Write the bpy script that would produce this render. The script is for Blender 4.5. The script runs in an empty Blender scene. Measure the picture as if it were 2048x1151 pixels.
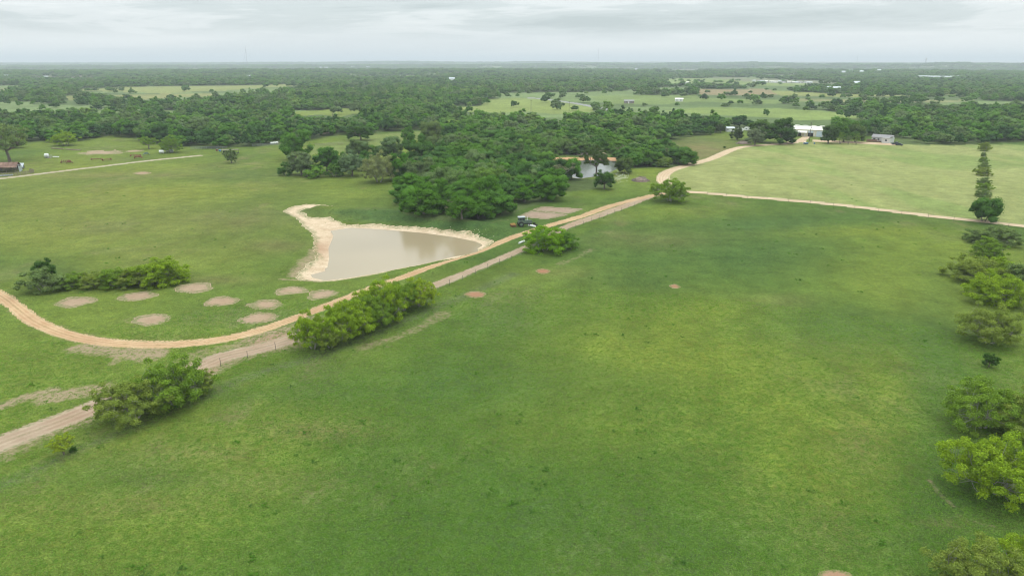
import bpy, math, random
import numpy as np
from mathutils import Vector
random.seed(7)
RNG = np.random.default_rng(11)
sc = bpy.context.scene
COL = sc.collection
R = math.radians

# ------------------------------------------------------------------ camera, sky, sun, exposure
CAM_H, FOC, CX, CY, HORIZON_Y = 50.0, 1365.0, 1024.0, 575.5, 121.0
PITCH = math.atan((CY - HORIZON_Y) / FOC)
SP, CP = math.sin(PITCH), math.cos(PITCH)
cam_data = bpy.data.cameras.new('camera')
cam_data.sensor_width = 36.0
cam_data.lens = 36.0 * FOC / 2048.0
cam_data.clip_start = 0.5
cam_data.clip_end = 90000.0
cam = bpy.data.objects.new('camera', cam_data)
cam.location = (0, 0, CAM_H)
cam.rotation_euler = (math.pi / 2 - PITCH, 0, 0)
COL.objects.link(cam)
sc.camera = cam

SUN_EL, SUN_ROT = 62.0, 35.0        # behind thick cloud, so only a broad soft glow
sun_data = bpy.data.lights.new('sun', 'SUN')
sun_data.energy = 1.1
sun_data.angle = R(24)
sun_data.color = (1.0, 0.97, 0.92)
sun = bpy.data.objects.new('sun', sun_data)
_e, _a = R(SUN_EL), R(SUN_ROT)
_d = Vector((math.sin(_a) * math.cos(_e), math.cos(_a) * math.cos(_e), math.sin(_e)))
sun.rotation_euler = (-_d).to_track_quat('-Z', 'Y').to_euler()
sun.location = (0, 0, 400)
COL.objects.link(sun)

world = bpy.data.worlds.new('World')
sc.world = world
world.use_nodes = True
def build_world():
    nt = world.node_tree
    nt.nodes.clear()
    N, L = nt.nodes, nt.links
    out = N.new('ShaderNodeOutputWorld')
    bg = N.new('ShaderNodeBackground')
    bg.inputs['Strength'].default_value = 0.1
    L.new(bg.outputs[0], out.inputs[0])
    sky = N.new('ShaderNodeTexSky')
    sky.sky_type = 'NISHITA'
    sky.sun_disc = False
    sky.sun_elevation = R(SUN_EL)
    sky.sun_rotation = R(SUN_ROT)
    tc = N.new('ShaderNodeTexCoord')
    sep = N.new('ShaderNodeSeparateXYZ')
    L.new(tc.outputs['Generated'], sep.inputs[0])
    def M(op, a, b=None, c=None):
        n = N.new('ShaderNodeMath'); n.operation = op
        for i, v in enumerate((a, b, c)):
            if v is None: continue
            if isinstance(v, (int, float)): n.inputs[i].default_value = v
            else: L.new(v, n.inputs[i])
        return n.outputs[0]
    z = M('MAXIMUM', sep.outputs['Z'], 0.0)
    den = M('ADD', z, 0.065)
    comb = N.new('ShaderNodeCombineXYZ')
    L.new(M('DIVIDE', sep.outputs['X'], den), comb.inputs[0])
    L.new(M('DIVIDE', sep.outputs['Y'], den), comb.inputs[1])
    def noise(scale, detail, rough, dist, off):
        mp = N.new('ShaderNodeMapping')
        mp.inputs['Location'].default_value = off
        L.new(comb.outputs[0], mp.inputs[0])
        n = N.new('ShaderNodeTexNoise')
        n.inputs['Scale'].default_value = scale
        n.inputs['Detail'].default_value = detail
        n.inputs['Roughness'].default_value = rough
        n.inputs['Distortion'].default_value = dist
        L.new(mp.outputs[0], n.inputs['Vector'])
        return n.outputs['Fac']
    def ramp(v, stops):
        r = N.new('ShaderNodeValToRGB')
        while len(r.color_ramp.elements) < len(stops): r.color_ramp.elements.new(0.5)
        for e, (p, c) in zip(r.color_ramp.elements, stops):
            e.position = p; e.color = (*c, 1)
        r.color_ramp.interpolation = 'EASE'
        L.new(v, r.inputs[0])
        return r.outputs[0]
    def mix(f, a, b, mode='MIX'):
        m = N.new('ShaderNodeMix'); m.data_type = 'RGBA'; m.blend_type = mode
        if isinstance(f, (int, float)): m.inputs['Factor'].default_value = f
        else: L.new(f, m.inputs['Factor'])
        for s, v in ((6, a), (7, b)):
            if isinstance(v, tuple): m.inputs[s].default_value = (*v, 1)
            else: L.new(v, m.inputs[s])
        return m.outputs[2]
    n1 = noise(0.30, 6, 0.58, 0.8, (3.1, 1.7, 0))
    n2 = noise(0.95, 5, 0.6, 0.6, (9.3, 4.2, 2))
    # cloud base: pale undersides with darker greenish grey rolls, bands stretched by perspective
    dens = M('ADD', M('MULTIPLY', n1, 0.72), M('MULTIPLY', n2, 0.28))
    cloud = ramp(dens, [(0.36, (8.5, 8.85, 8.85)), (0.45, (7.4, 7.9, 7.95)), (0.52, (6.1, 6.75, 6.8)), (0.64, (4.9, 5.6, 5.65))])
    low = ramp(noise(0.16, 4, 0.5, 0.3, (1.2, 7.0, 5)), [(0.38, (7.4, 7.95, 8.1)), (0.56, (8.5, 8.9, 8.9))])
    # towards the horizon the deck melts into a smooth pale haze
    rise = N.new('ShaderNodeMapRange'); rise.interpolation_type = 'SMOOTHSTEP'
    rise.inputs['From Min'].default_value = 0.018; rise.inputs['From Max'].default_value = 0.050
    L.new(z, rise.inputs['Value'])
    col = mix(rise.outputs[0], low, cloud)
    col = mix(0.06, col, sky.outputs[0])
    # CIE overcast: luminance grows towards the zenith
    gain = M('MULTIPLY_ADD', z, 2.1, 1.04)
    gc = N.new('ShaderNodeCombineColor')
    for i in range(3): L.new(gain, gc.inputs[i])
    col = mix(1.0, col, gc.outputs[0], 'MULTIPLY')
    L.new(col, bg.inputs['Color'])
build_world()
sc.view_settings.view_transform = 'Standard'
sc.view_settings.look = 'None'
sc.view_settings.gamma = 1.0
sc.view_settings.use_curve_mapping = False
sc.view_settings.exposure = 0.0
sc.render.engine = 'CYCLES'
cy = sc.cycles
cy.max_bounces = 5; cy.diffuse_bounces = 3; cy.glossy_bounces = 2; cy.transmission_bounces = 3
cy.volume_bounces = 0; cy.transparent_max_bounces = 6
cy.use_denoising = True
cy.denoising_prefilter = 'ACCURATE'
cy.pixel_filter_type = 'BLACKMAN_HARRIS'
cy.filter_width = 1.15
cy.use_adaptive_sampling = False
cy.sample_clamp_indirect = 5

# ------------------------------------------------------------------ photograph pixel <-> ground
def ground_at(x, y, z=0.0):
    u = (x - CX) / FOC; v = (CY - y) / FOC
    dy = CP + v * SP; dz = -SP + v * CP
    t = (z - CAM_H) / dz
    return np.array([u * t, dy * t])
def depth_of(X, Y, Z):
    return Y * CP - (Z - CAM_H) * SP
def pixel_of(X, Y, Z):
    dep = np.maximum(Y * CP - (Z - CAM_H) * SP, 0.01)
    up = Y * SP + (Z - CAM_H) * CP
    return CX + FOC * X / dep, CY - FOC * up / dep
def G(pts):
    return np.array([ground_at(*p) for p in pts])

def smooth(a, b, x):
    t = np.clip((x - a) / (b - a), 0, 1)
    return t * t * (3 - 2 * t)

def vnoise(x, y, seed=0):
    xi = np.floor(x).astype(np.int64); yi = np.floor(y).astype(np.int64)
    fx = x - xi; fy = y - yi
    fx = fx * fx * (3 - 2 * fx); fy = fy * fy * (3 - 2 * fy)
    def h(a, b):
        n = (a * 374761393 + b * 668265263 + seed * 982451653) & 0x7fffffff
        n = ((n ^ (n >> 13)) * 1274126177) & 0x7fffffff
        n = n ^ (n >> 16)
        return (n & 0xffff) / 65535.0
    return ((h(xi, yi) * (1 - fx) + h(xi + 1, yi) * fx) * (1 - fy)
            + (h(xi, yi + 1) * (1 - fx) + h(xi + 1, yi + 1) * fx) * fy)
def fbm(x, y, octv=4, seed=0):
    s = 0; a = 0.5; t = 0
    for i in range(octv):
        s = s + a * vnoise(x * 2 ** i + 17.3 * i, y * 2 ** i - 9.1 * i, seed + i); t += a; a *= 0.5
    return s / t

def polyline_distance(x, y, pts):
    """distance, signed side and arc position of points from a polyline"""
    best = np.full(x.shape, 1e18); side = np.zeros(x.shape); arc = np.zeros(x.shape)
    acc = 0.0
    for (ax, ay), (bx, by) in zip(pts[:-1], pts[1:]):
        dx, dy = bx - ax, by - ay; L2 = dx * dx + dy * dy
        t = np.clip(((x - ax) * dx + (y - ay) * dy) / L2, 0, 1)
        d = (x - ax - t * dx) ** 2 + (y - ay - t * dy) ** 2
        m = d < best
        best = np.where(m, d, best)
        side = np.where(m, np.sign((x - ax) * dy - (y - ay) * dx), side)
        arc = np.where(m, acc + t * math.sqrt(L2), arc)
        acc += math.sqrt(L2)
    return np.sqrt(best), side, arc
def inside(x, y, poly):
    c = np.zeros(np.shape(x), bool)
    n = len(poly)
    for i in range(n):
        x1, y1 = poly[i]; x2, y2 = poly[(i + 1) % n]
        if y1 == y2: continue
        c ^= ((y1 > y) != (y2 > y)) & (x < (x2 - x1) * (y - y1) / (y2 - y1) + x1)
    return c
def signed_distance(x, y, poly):
    p = list(map(tuple, poly))
    d, _, _ = polyline_distance(x, y, p + [p[0]])
    return np.where(inside(x, y, p), -d, d)
def catmull(pts, step):
    P = [2 * pts[0] - pts[1]] + list(pts) + [2 * pts[-1] - pts[-2]]
    out = []
    for i in range(1, len(P) - 2):
        p0, p1, p2, p3 = P[i - 1], P[i], P[i + 1], P[i + 2]
        n = max(1, int(np.linalg.norm(p2 - p1) / step))
        for k in range(n):
            t = k / n
            out.append(0.5 * (2 * p1 + (p2 - p0) * t + (2 * p0 - 5 * p1 + 4 * p2 - p3) * t * t + (3 * p1 - p0 - 3 * p2 + p3) * t ** 3))
    out.append(P[-2])
    return np.array(out)

# ------------------------------------------------------------------ layout, read off the photograph
POND = G([(668, 458), (700, 453), (760, 456), (840, 463), (900, 471), (940, 479), (957, 486), (940, 496), (900, 507), (850, 517),
          (800, 526), (740, 538), (690, 546), (655, 550), (638, 546), (634, 539), (668, 530), (671, 510), (669, 490), (677, 470)])
POND_BANK = G([(566, 422), (580, 414), (612, 409), (655, 411), (690, 417), (655, 418), (612, 416), (598, 425), (622, 436), (660, 436),
               (690, 447), (760, 448), (850, 455), (880, 459), (905, 462), (940, 466), (984, 481), (975, 490), (940, 501), (850, 522),
               (760, 541), (700, 554), (660, 559), (600, 560), (594, 556), (596, 546), (612, 530), (632, 515), (628, 500), (630, 480),
               (620, 462), (605, 450), (592, 438)])
BERM = catmull(G([(640, 424), (700, 428), (800, 437), (900, 448), (985, 462)]), 6)
POND_FAR = G([(1128, 324), (1150, 320), (1190, 318), (1225, 320), (1232, 330), (1205, 345), (1160, 352), (1120, 345)])
FAR_BANK = G([(1078, 318), (1100, 315), (1165, 314), (1235, 315), (1238, 330), (1205, 346), (1160, 355), (1110, 345), (1085, 325)])
ROAD_MAIN = catmull(G([(-60, 560), (0, 590), (30, 612), (70, 642), (130, 667), (200, 682), (280, 688), (360, 687), (430, 680), (490, 668),
                       (550, 650), (610, 628), (680, 600), (740, 576), (810, 552), (850, 537), (900, 519), (960, 499), (1040, 469),
                       (1100, 450), (1160, 433), (1220, 412), (1270, 399), (1310, 390), (1335, 384)]), 1.5)
DRIVE = catmull(G([(1335, 384), (1345, 375), (1332, 368), (1325, 357), (1335, 344), (1365, 333), (1420, 318), (1465, 299), (1500, 292),
                   (1560, 288), (1590, 284), (1606, 278), (1612, 273)]), 1.5)
DRIVE_EAST = catmull(G([(1335, 382), (1400, 385), (1500, 394), (1600, 402), (1700, 412), (1800, 424), (1900, 436), (1960, 442), (2060, 453), (2200, 470)]), 2.0)
DRIVE_SPUR = catmull(G([(1598, 283), (1620, 282), (1660, 282.5), (1720, 285), (1790, 289)]), 2.0)
ROAD_WEST = catmull(G([(-60, 362), (0, 357), (100, 345), (200, 333), (300, 321), (400, 311)]), 2.0)
TRACK = catmull(G([(-60, 915), (0, 886), (60, 864), (140, 834), (200, 809), (260, 785), (330, 757), (400, 732), (450, 712), (510, 698),
                   (575, 680), (650, 652), (730, 622), (800, 596), (870, 570), (940, 542), (1000, 517), (1060, 491), (1130, 455),
                   (1200, 430), (1260, 408), (1300, 393)]), 1.5)
HIGHWAY = catmull(G([(1060, 196), (1080, 197), (1110, 201), (1140, 205), (1170, 210), (1200, 216), (1225, 220)]), 6)
PATCHES = [  # x, y, half width, half height, ruddy, label
    (148, 604, 37, 9.5, .15, 'bare soil circle below the shrub thicket, farthest to the west'),
    (280, 592, 34, 8.5, .15, 'bare soil circle just below the middle of the shrub thicket'),
    (390, 575, 32, 9, .15, 'bare soil circle at the east end of the shrub thicket'),
    (298, 637, 38, 11, .15, 'bare soil circle just inside the bend of the sandy track'),
    (446, 602, 33, 8, .2, 'bare soil circle in the middle of the group beside the bend'),
    (530, 608, 35, 8.5, .2, 'bare soil circle between the middle one and the pair by the pond'),
    (519, 636, 33, 10, .2, 'bare soil circle closest to the sandy track'),
    (590, 580, 31, 8.5, .15, 'bare soil circle of the touching pair, nearer the pond'),
    (646, 588, 33, 9.5, .15, 'bare soil circle of the touching pair, nearer the hedgerow'),
    (950, 588, 19, 5.5, .75, 'reddish bare spot in the pasture beside the hedgerow'),
    (1086, 542, 13, 4.2, 1.0, 'small red bare spot in the pasture below the round bush'),
    (1349, 572, 11, 3.6, .8, 'small red bare spot alone in the middle of the pasture'),
    (1670, 1150, 34, 11, .5, 'reddish bare spot at the near edge of the pasture'),
    (205, 305, 42, 3.6, .1, 'long sandy bare patch among the rusty implements'),
    (267, 302, 14, 1.8, .1, 'small sandy bare patch east of the long one'),
    (285, 346, 17, 2.2, .3, 'faint bare patch below the gravel lane'),
    (640, 264, 20, 3, .6, 'patch of red earth in front of the far wood'),
]
GARDEN = [G([(1085, 413), (1165, 418), (1140, 427), (1062, 420)]), G([(1060, 421.5), (1138, 429), (1095, 438), (1035, 433)])]
SCUFFS = [  # worn strips of thin grass: polyline, half width m, strength
    (G([(165, 695), (230, 703), (315, 708)]), 2.8, 1.15), (G([(250, 708), (225, 726)]), .9, .8),
    (G([(0, 812), (50, 795), (100, 782)]), 1.7, 1.1), (G([(95, 797), (150, 785), (195, 780)]), 2.6, 1.1),
    (G([(730, 693), (790, 675), (845, 652), (890, 627)]), 1.9, .68), (G([(700, 720), (780, 690)]), 1.2, .35),
    (G([(1120, 527), (1155, 515), (1180, 500)]), 1.9, .55), (G([(1860, 960), (1878, 985), (1905, 1010)]), .45, .6),
    (G([(1915, 1030), (1960, 1045), (1990, 1052)]), .5, .5), (G([(380, 748), (470, 705), (560, 668), (620, 648)]), 4.6, 1.1), (G([(-20, 905), (60, 868), (200, 815)]), 3.6, .8), (G([(330, 742), (400, 705), (470, 690)]), 2.6, .7),
    (G([(430, 735), (500, 705), (580, 690)]), 3.6, .85), (G([(400, 735), (470, 695), (560, 662)]), 3.5, .8), (G([(960, 452), (1000, 441), (1040, 437)]), .9, .5),
    (G([(560, 558), (600, 560), (640, 561)]), .7, .8), (G([(632, 500), (612, 525), (600, 548)]), 3.0, .85), (G([(1500, 300), (1560, 296)]), 1, .3),
    (G([(830, 425), (900, 436), (960, 446)]), .35, .5), (G([(1160, 293), (1195, 300), (1212, 308)]), 1.6, .9),
    (G([(1380, 312), (1420, 312)]), 1.5, .6), (G([(320, 755), (380, 740), (430, 715)]), 2.2, .6),
]
FIELDS = [  # open land among the woods, as seen (2048 px): polygon, colour
    ([(150, 179), (300, 173), (480, 171), (620, 168), (622, 171), (500, 177), (430, 183), (300, 186), (160, 181)], (.20, .26, .10)),
    ([(212, 191), (330, 187), (440, 187), (420, 193), (300, 197), (290, 200)], (.20, .24, .10)),
    ([(130, 192), (155, 190), (153, 203), (137, 201)], (.17, .21, .08)),
    ([(-40, 175), (25, 175), (20, 182), (-40, 185)], (.15, .20, .09)),
    ([(545, 227), (640, 220), (690, 216), (742, 225), (700, 229), (680, 234), (640, 229), (600, 233)], (.16, .235, .06)),
    ([(900, 216), (960, 212), (975, 198), (1030, 196), (1100, 200), (1195, 216), (1180, 226), (1100, 228), (1060, 223), (1000, 226), (900, 222)], (.18, .26, .08)),
    ([(1170, 192), (1390, 190), (1400, 196), (1640, 202), (1540, 208), (1400, 203), (1330, 208), (1220, 208)], (.15, .235, .08)),
    ([(1392, 179), (1530, 178), (1570, 187), (1560, 190), (1400, 190)], (.22, .21, .12)),
    ([(1540, 181), (1700, 189), (1960, 184), (1955, 188), (1850, 191), (1700, 195), (1560, 191)], (.20, .26, .09)),
    ([(1590, 197), (1740, 200), (1960, 200), (1900, 205), (1700, 205), (1600, 203)], (.19, .23, .11)),
    ([(1325, 222), (1400, 215), (1560, 217), (1640, 222), (1745, 231), (1735, 237), (1600, 241), (1560, 236), (1420, 229)], (.17, .26, .08)),
    ([(1330, 160), (1350, 156), (1500, 160), (1620, 165), (1610, 171), (1540, 172), (1420, 165), (1340, 166)], (.17, .26, .09)),
    ([(685, 171), (735, 174), (730, 178), (690, 175)], (.17, .24, .09)),
    ([(1795, 215), (1850, 217), (1840, 221), (1800, 219)], (.16, .24, .08)),
    ([(60, 152), (190, 152), (190, 154.5), (60, 154.5)], (.17, .19, .14)),
    ([(1340, 139), (1400, 138.5), (1400, 141), (1335, 142)], (.16, .19, .12)),
    ([(1400, 153), (1700, 164), (1700, 166), (1560, 167), (1490, 163)], (.16, .20, .12)),
]
EDGE = [(-400, 288), (0, 283), (60, 284), (170, 282), (215, 271), (265, 277), (330, 290), (400, 296), (450, 297), (520, 291), (575, 284),
        (620, 281), (660, 272), (740, 266), (820, 259), (870, 262), (1080, 312), (1190, 312), (1205, 292), (1290, 286), (1350, 279),
        (1400, 270), (1440, 264), (1470, 256), (1560, 255), (1655, 256), (1668, 268), (1745, 272), (1795, 277), (1805, 289), (1900, 291), (2048, 284), (2500, 290)]
WOOD = [(838, 372), (815, 392), (802, 425), (850, 440), (930, 443),
        (1000, 435), (1058, 414), (1108, 400), (1130, 384), (1180, 379), (1226, 373), (1222, 360), (1160, 358), (1105, 350), (1072, 325), (1060, 300),
        (1000, 262), (900, 255), (880, 262), (885, 300), (865, 330), (840, 350)]
THICKET = [(1225, 322), (1262, 336), (1370, 334), (1378, 320), (1330, 305), (1270, 292), (1215, 296)]

def clearing(X, Y):
    """pastures left open inside the far woods"""
    r = np.hypot(X, Y)
    return (fbm(X / 260 + 3.7, Y / 170, 3, 33) > np.interp(r, [600, 900, 3000, 8000], [.80, .63, .61, .60])) & (r > 620)

def height(x, y):
    x = np.asarray(x, float); y = np.asarray(y, float)
    r = np.hypot(x, y)
    h = 0.0 * r
    h += smooth(500, 1500, r) * 3.0 * (fbm(x / 700, y / 700, 3, 5) - 0.55)
    h += smooth(2500, 5000, r) * 14.0 * (fbm(x / 2600, y / 1500, 3, 9) - 0.42)
    az = np.arctan2(x, y)
    ridge = np.exp(-((r - 6300 - 500 * np.sin(az * 9)) / 700) ** 2) * smooth(-0.02, 0.12, az)
    h += ridge * (15 + 5 * np.sin(az * 23 + 1) + 3 * np.sin(az * 61))
    ridge = np.exp(-((r - 4700) / 450) ** 2) * smooth(-0.75, -0.5, -az * 0 - np.abs(az + 0.45)) * 0
    ridge2 = np.exp(-((r - 9500) / 1300) ** 2) * smooth(0.35, 0.1, np.abs(az + 0.1))
    h += ridge2 * (20 + 6 * np.sin(az * 31))
    h += smooth(2300, 3200, r) * 5 - 30 * np.exp(-((r - 4700) / 750) ** 2) - 22 * np.exp(-((r - 7900) / 700) ** 2)
    h += np.exp(-((r - 15000) / 3000) ** 2) * 12 * (fbm(az * 6 + 40, r / 9000, 2, 3))
    near = (r < 560) & (y > 0)
    if near.any():
        xs, ys = x[near] if x.ndim else x[None], y[near] if y.ndim else y[None]
        hh = np.zeros(xs.shape)
        d = signed_distance(xs, ys, POND)
        hh -= 0.95 * (1 - smooth(0, 7, d)) + 0.15 * np.clip(-d, 0, 6)
        d, _, _ = polyline_distance(xs, ys, BERM)
        hh += 2.3 * np.exp(-(d / 4.4) ** 2)
        d = signed_distance(xs, ys, POND_FAR)
        hh -= 0.9 * (1 - smooth(0, 8, d)) + 0.15 * np.clip(-d, 0, 6)
        d, s, _ = polyline_distance(xs, ys, ROAD_MAIN)
        hh += -0.10 * np.exp(-(d / 2.2) ** 2) + 0.12 * np.exp(-((d - 3.2) / 1.2) ** 2)
        if x.ndim: h[near] += hh
        else: h = h + hh[0]
    return h
def height1(x, y):
    return float(height(np.array([x]), np.array([y]))[0])

# ------------------------------------------------------------------ materials
def new_mat(name):
    m = bpy.data.materials.new(name); m.use_nodes = True
    m.node_tree.nodes.clear()
    return m
class NT:
    def __init__(s, m): s.t = m.node_tree; s.N = s.t.nodes; s.L = s.t.links
    def node(s, typ, **kw):
        n = s.N.new(typ)
        for k, v in kw.items():
            if k in n.inputs.keys() and not hasattr(n, k): s.set(n.inputs[k], v)
            else: setattr(n, k, v)
        return n
    def set(s, sock, v):
        if hasattr(v, 'is_linked') or isinstance(v, bpy.types.NodeSocket): s.L.new(v, sock)
        elif isinstance(v, tuple) and sock.type == 'RGBA' and len(v) == 3: sock.default_value = (*v, 1)
        else: sock.default_value = v
    def math(s, op, a, b=0.0, c=0.0):
        n = s.N.new('ShaderNodeMath'); n.operation = op
        for i, v in enumerate((a, b, c)): s.set(n.inputs[i], v)
        return n.outputs[0]
    def mix(s, f, a, b, mode='MIX'):
        m = s.N.new('ShaderNodeMix'); m.data_type = 'RGBA'; m.blend_type = mode
        s.set(m.inputs[0], f); s.set(m.inputs[6], a); s.set(m.inputs[7], b)
        return m.outputs[2]
    def attr(s, name, typ='GEOMETRY', out='Fac'):
        n = s.N.new('ShaderNodeAttribute'); n.attribute_name = name; n.attribute_type = typ
        return n.outputs[out]
    def noise(s, scale, detail=3, rough=0.6, vec=None, dist=0.0):
        n = s.N.new('ShaderNodeTexNoise')
        n.inputs['Scale'].default_value = scale; n.inputs['Detail'].default_value = detail
        n.inputs['Roughness'].default_value = rough; n.inputs['Distortion'].default_value = dist
        if vec is None:
            if not hasattr(s, 'pos'): s.pos = s.N.new('ShaderNodeNewGeometry').outputs['Position']
            vec = s.pos
        s.L.new(vec, n.inputs['Vector'])
        return n.outputs['Fac']
    def ramp(s, v, stops, interp='LINEAR'):
        r = s.N.new('ShaderNodeValToRGB')
        while len(r.color_ramp.elements) < len(stops): r.color_ramp.elements.new(0.5)
        for e, (p, c) in zip(r.color_ramp.elements, stops):
            e.position = p; e.color = (*c, 1) if isinstance(c, tuple) else (c, c, c, 1)
        r.color_ramp.interpolation = interp
        s.L.new(v, r.inputs[0]); return r.outputs[0]
    def range(s, v, a, b, c, d):
        n = s.N.new('ShaderNodeMapRange')
        for i, q in enumerate((v, a, b, c, d)): s.set(n.inputs[i], q)
        return n.outputs[0]
    def bump(s, hgt, strength, dist):
        n = s.N.new('ShaderNodeBump'); n.inputs['Strength'].default_value = strength; n.inputs['Distance'].default_value = dist
        s.L.new(hgt, n.inputs['Height']); return n.outputs[0]
    def finish(s, color, rough=0.9, normal=None, spec=0.15, metal=0.0):
        b = s.N.new('ShaderNodeBsdfPrincipled'); o = s.N.new('ShaderNodeOutputMaterial')
        s.set(b.inputs['Base Color'], color); s.set(b.inputs['Roughness'], rough)
        s.set(b.inputs['Specular IOR Level'], spec); s.set(b.inputs['Metallic'], metal)
        if normal is not None: s.L.new(normal, b.inputs['Normal'])
        s.L.new(b.outputs[0], o.inputs[0]); return b

def mat_grass():
    m = new_mat('pasture'); t = NT(m)
    base = t.attr('base', out='Color')
    f1 = t.noise(5.5, 2, 0.7); f2 = t.noise(1.3, 4, 0.7); f3 = t.noise(0.22, 4, 0.65); f4 = t.noise(0.05, 4, 0.6)
    k = t.math('MULTIPLY', t.range(f1, .3, .7, .42, 1.62), t.range(f2, .32, .68, .76, 1.26))
    k = t.math('MULTIPLY', k, t.range(f3, .3, .7, .80, 1.20))
    k = t.math('MULTIPLY', k, t.range(f4, .3, .7, .86, 1.14))
    cc = t.N.new('ShaderNodeCombineColor')
    for i in range(3): t.L.new(k, cc.inputs[i])
    c = t.mix(1.0, base, cc.outputs[0], 'MULTIPLY')
    # hue drift: straw blades and deep green clover, never a shade
    straw = t.range(t.noise(0.45, 5, 0.7), .52, .70, 0.0, 0.42)
    c = t.mix(straw, c, t.mix(1.0, c, (1.38, 1.08, .95), 'MULTIPLY'))
    clover = t.range(t.noise(0.9, 4, 0.72, dist=.4), .56, .66, 0.0, 0.55)
    c = t.mix(t.math('MULTIPLY', clover, t.attr('clover')), c, (.028, .085, .024))
    bare = t.range(t.math('ADD', t.attr('worn'), t.math('MULTIPLY', t.math('SUBTRACT', t.noise(0.9, 6, 0.78), .5), 2.2)), .40, 1.0, 0.0, .85)
    bare = t.math('MULTIPLY', bare, t.range(t.attr('worn'), .03, .2, 0, 1))
    c = t.mix(bare, c, t.mix(t.noise(2.5, 3), (.25, .185, .12), (.35, .265, .175)))
    hsum = t.math('ADD', t.math('MULTIPLY', f1, .3), t.math('ADD', f2, t.math('MULTIPLY', f3, 1.6)))
    t.finish(c, 0.95, t.bump(hsum, 0.55, 0.35), 0.05)
    return m
def mat_soil(name, c1, c2, c3, ruts=False, grass=0.0, bump=0.12):
    m = new_mat(name); t = NT(m)
    n1 = t.noise(0.35, 5, 0.65); n2 = t.noise(2.4, 4, 0.7); n3 = t.noise(9, 2, 0.7)
    c = t.mix(t.range(n1, .36, .64, 0, 1), c1, c2)
    c = t.mix(t.range(n2, .5, .72, 0, .8), c, c3)
    if ruts:
        a = t.attr('across')
        rut = t.range(t.math('ABSOLUTE', t.math('SUBTRACT', t.math('ABSOLUTE', a), .48)), .05, .26, 1, 0)
        rut = t.math('MULTIPLY', rut, t.range(t.noise(0.25, 3), .35, .6, .25, .9))
        c = t.mix(rut, c, c3)
        c = t.mix(t.range(t.math('ABSOLUTE', a), .08, .22, .65, 0), c, c3)
        crown = t.range(t.math('ADD', t.math('ABSOLUTE', a), t.math('MULTIPLY', t.math('SUBTRACT', n1, .5), .9)), .0, .16, 1, 0)
        c = t.mix(t.math('MULTIPLY', crown, t.range(n2, .42, .55, 0, grass)), c, (.12, .15, .05))
    ruddy = t.attr('ruddy')
    c = t.mix(ruddy, c, t.mix(n2, (.22, .10, .055), (.36, .19, .11)))
    k = t.range(n3, .3, .7, .85, 1.13)
    cc = t.N.new('ShaderNodeCombineColor')
    for i in range(3): t.L.new(k, cc.inputs[i])
    c = t.mix(1.0, c, cc.outputs[0], 'MULTIPLY')
    if not ruts or grass:
        g = t.range(t.math('ADD', t.noise(1.3, 6, 0.8), t.math('MULTIPLY', t.attr('fray'), .24)), .58, .84, 0, .9)
        c = t.mix(g, c, (.085, .14, .030))
    t.finish(c, 0.95, t.bump(t.math('ADD', n2, n1), 0.6, bump), 0.1)
    return m
def mat_flat(name, col, rough=0.6, var=0.12, scale=3.0, metal=0.0, stain=None):
    m = new_mat(name); t = NT(m)
    n = t.noise(scale, 4, 0.65)
    k = t.range(n, .3, .7, 1 - var, 1 + var)
    cc = t.N.new('ShaderNodeCombineColor')
    for i in range(3): t.L.new(k, cc.inputs[i])
    c = t.mix(1.0, col, cc.outputs[0], 'MULTIPLY')
    if stain: c = t.mix(t.range(t.noise(scale * .4, 4, .7), .48, .62, 0, .8), c, stain)
    t.finish(c, rough, None, 0.3, metal)
    return m
def mat_water(name, mud, ripple):
    m = new_mat(name); t = NT(m)
    big = t.noise(0.02, 2, 0.5)
    c = t.mix(t.range(big, .35, .65, 0, 1), mud, tuple(v * .86 for v in mud))
    n = t.noise(1.5, 3, 0.6)
    calm = t.range(t.noise(0.03, 3, .5, dist=.6), .42, .58, 0.35, 1.0)
    nb = t.N.new('ShaderNodeBump'); nb.inputs['Distance'].default_value = ripple
    t.L.new(n, nb.inputs['Height']); t.L.new(calm, nb.inputs['Strength'])
    b = t.finish(c, 0.14, nb.outputs[0], 0.5)
    b.inputs['IOR'].default_value = 1.33
    return m
def mat_leaf(name, palette_from='object'):
    m = new_mat(name); t = NT(m)
    if palette_from == 'object':
        n = t.N.new('ShaderNodeObjectInfo'); base = n.outputs['Color']
    else:
        tone = t.attr('tone', 'INSTANCER')
        base = t.ramp(tone, [(p, tuple(v * q for v, q in zip(c, (1.22, 1.20, 1.15)))) for p, c in PALETTE_STOPS])
    tint = t.attr('tint')
    fine = t.attr('leafvar')
    # young tips are yellower and paler than old leaves
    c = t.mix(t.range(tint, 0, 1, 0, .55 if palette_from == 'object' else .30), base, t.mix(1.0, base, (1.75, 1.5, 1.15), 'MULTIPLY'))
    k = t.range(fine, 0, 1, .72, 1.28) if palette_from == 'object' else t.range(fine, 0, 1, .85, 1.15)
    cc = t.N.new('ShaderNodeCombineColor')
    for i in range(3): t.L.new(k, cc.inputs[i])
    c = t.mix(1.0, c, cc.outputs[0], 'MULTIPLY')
    d = t.N.new('ShaderNodeBsdfDiffuse'); tr = t.N.new('ShaderNodeBsdfTranslucent'); mx = t.N.new('ShaderNodeMixShader')
    o = t.N.new('ShaderNodeOutputMaterial')
    t.L.new(c, d.inputs[0]); t.set(tr.inputs[0], t.mix(1.0, c, (1.05, 1.2, .6), 'MULTIPLY'))
    mx.inputs[0].default_value = 0.30
    t.L.new(d.outputs[0], mx.inputs[1]); t.L.new(tr.outputs[0], mx.inputs[2]); t.L.new(mx.outputs[0], o.inputs[0])
    return m
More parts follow.
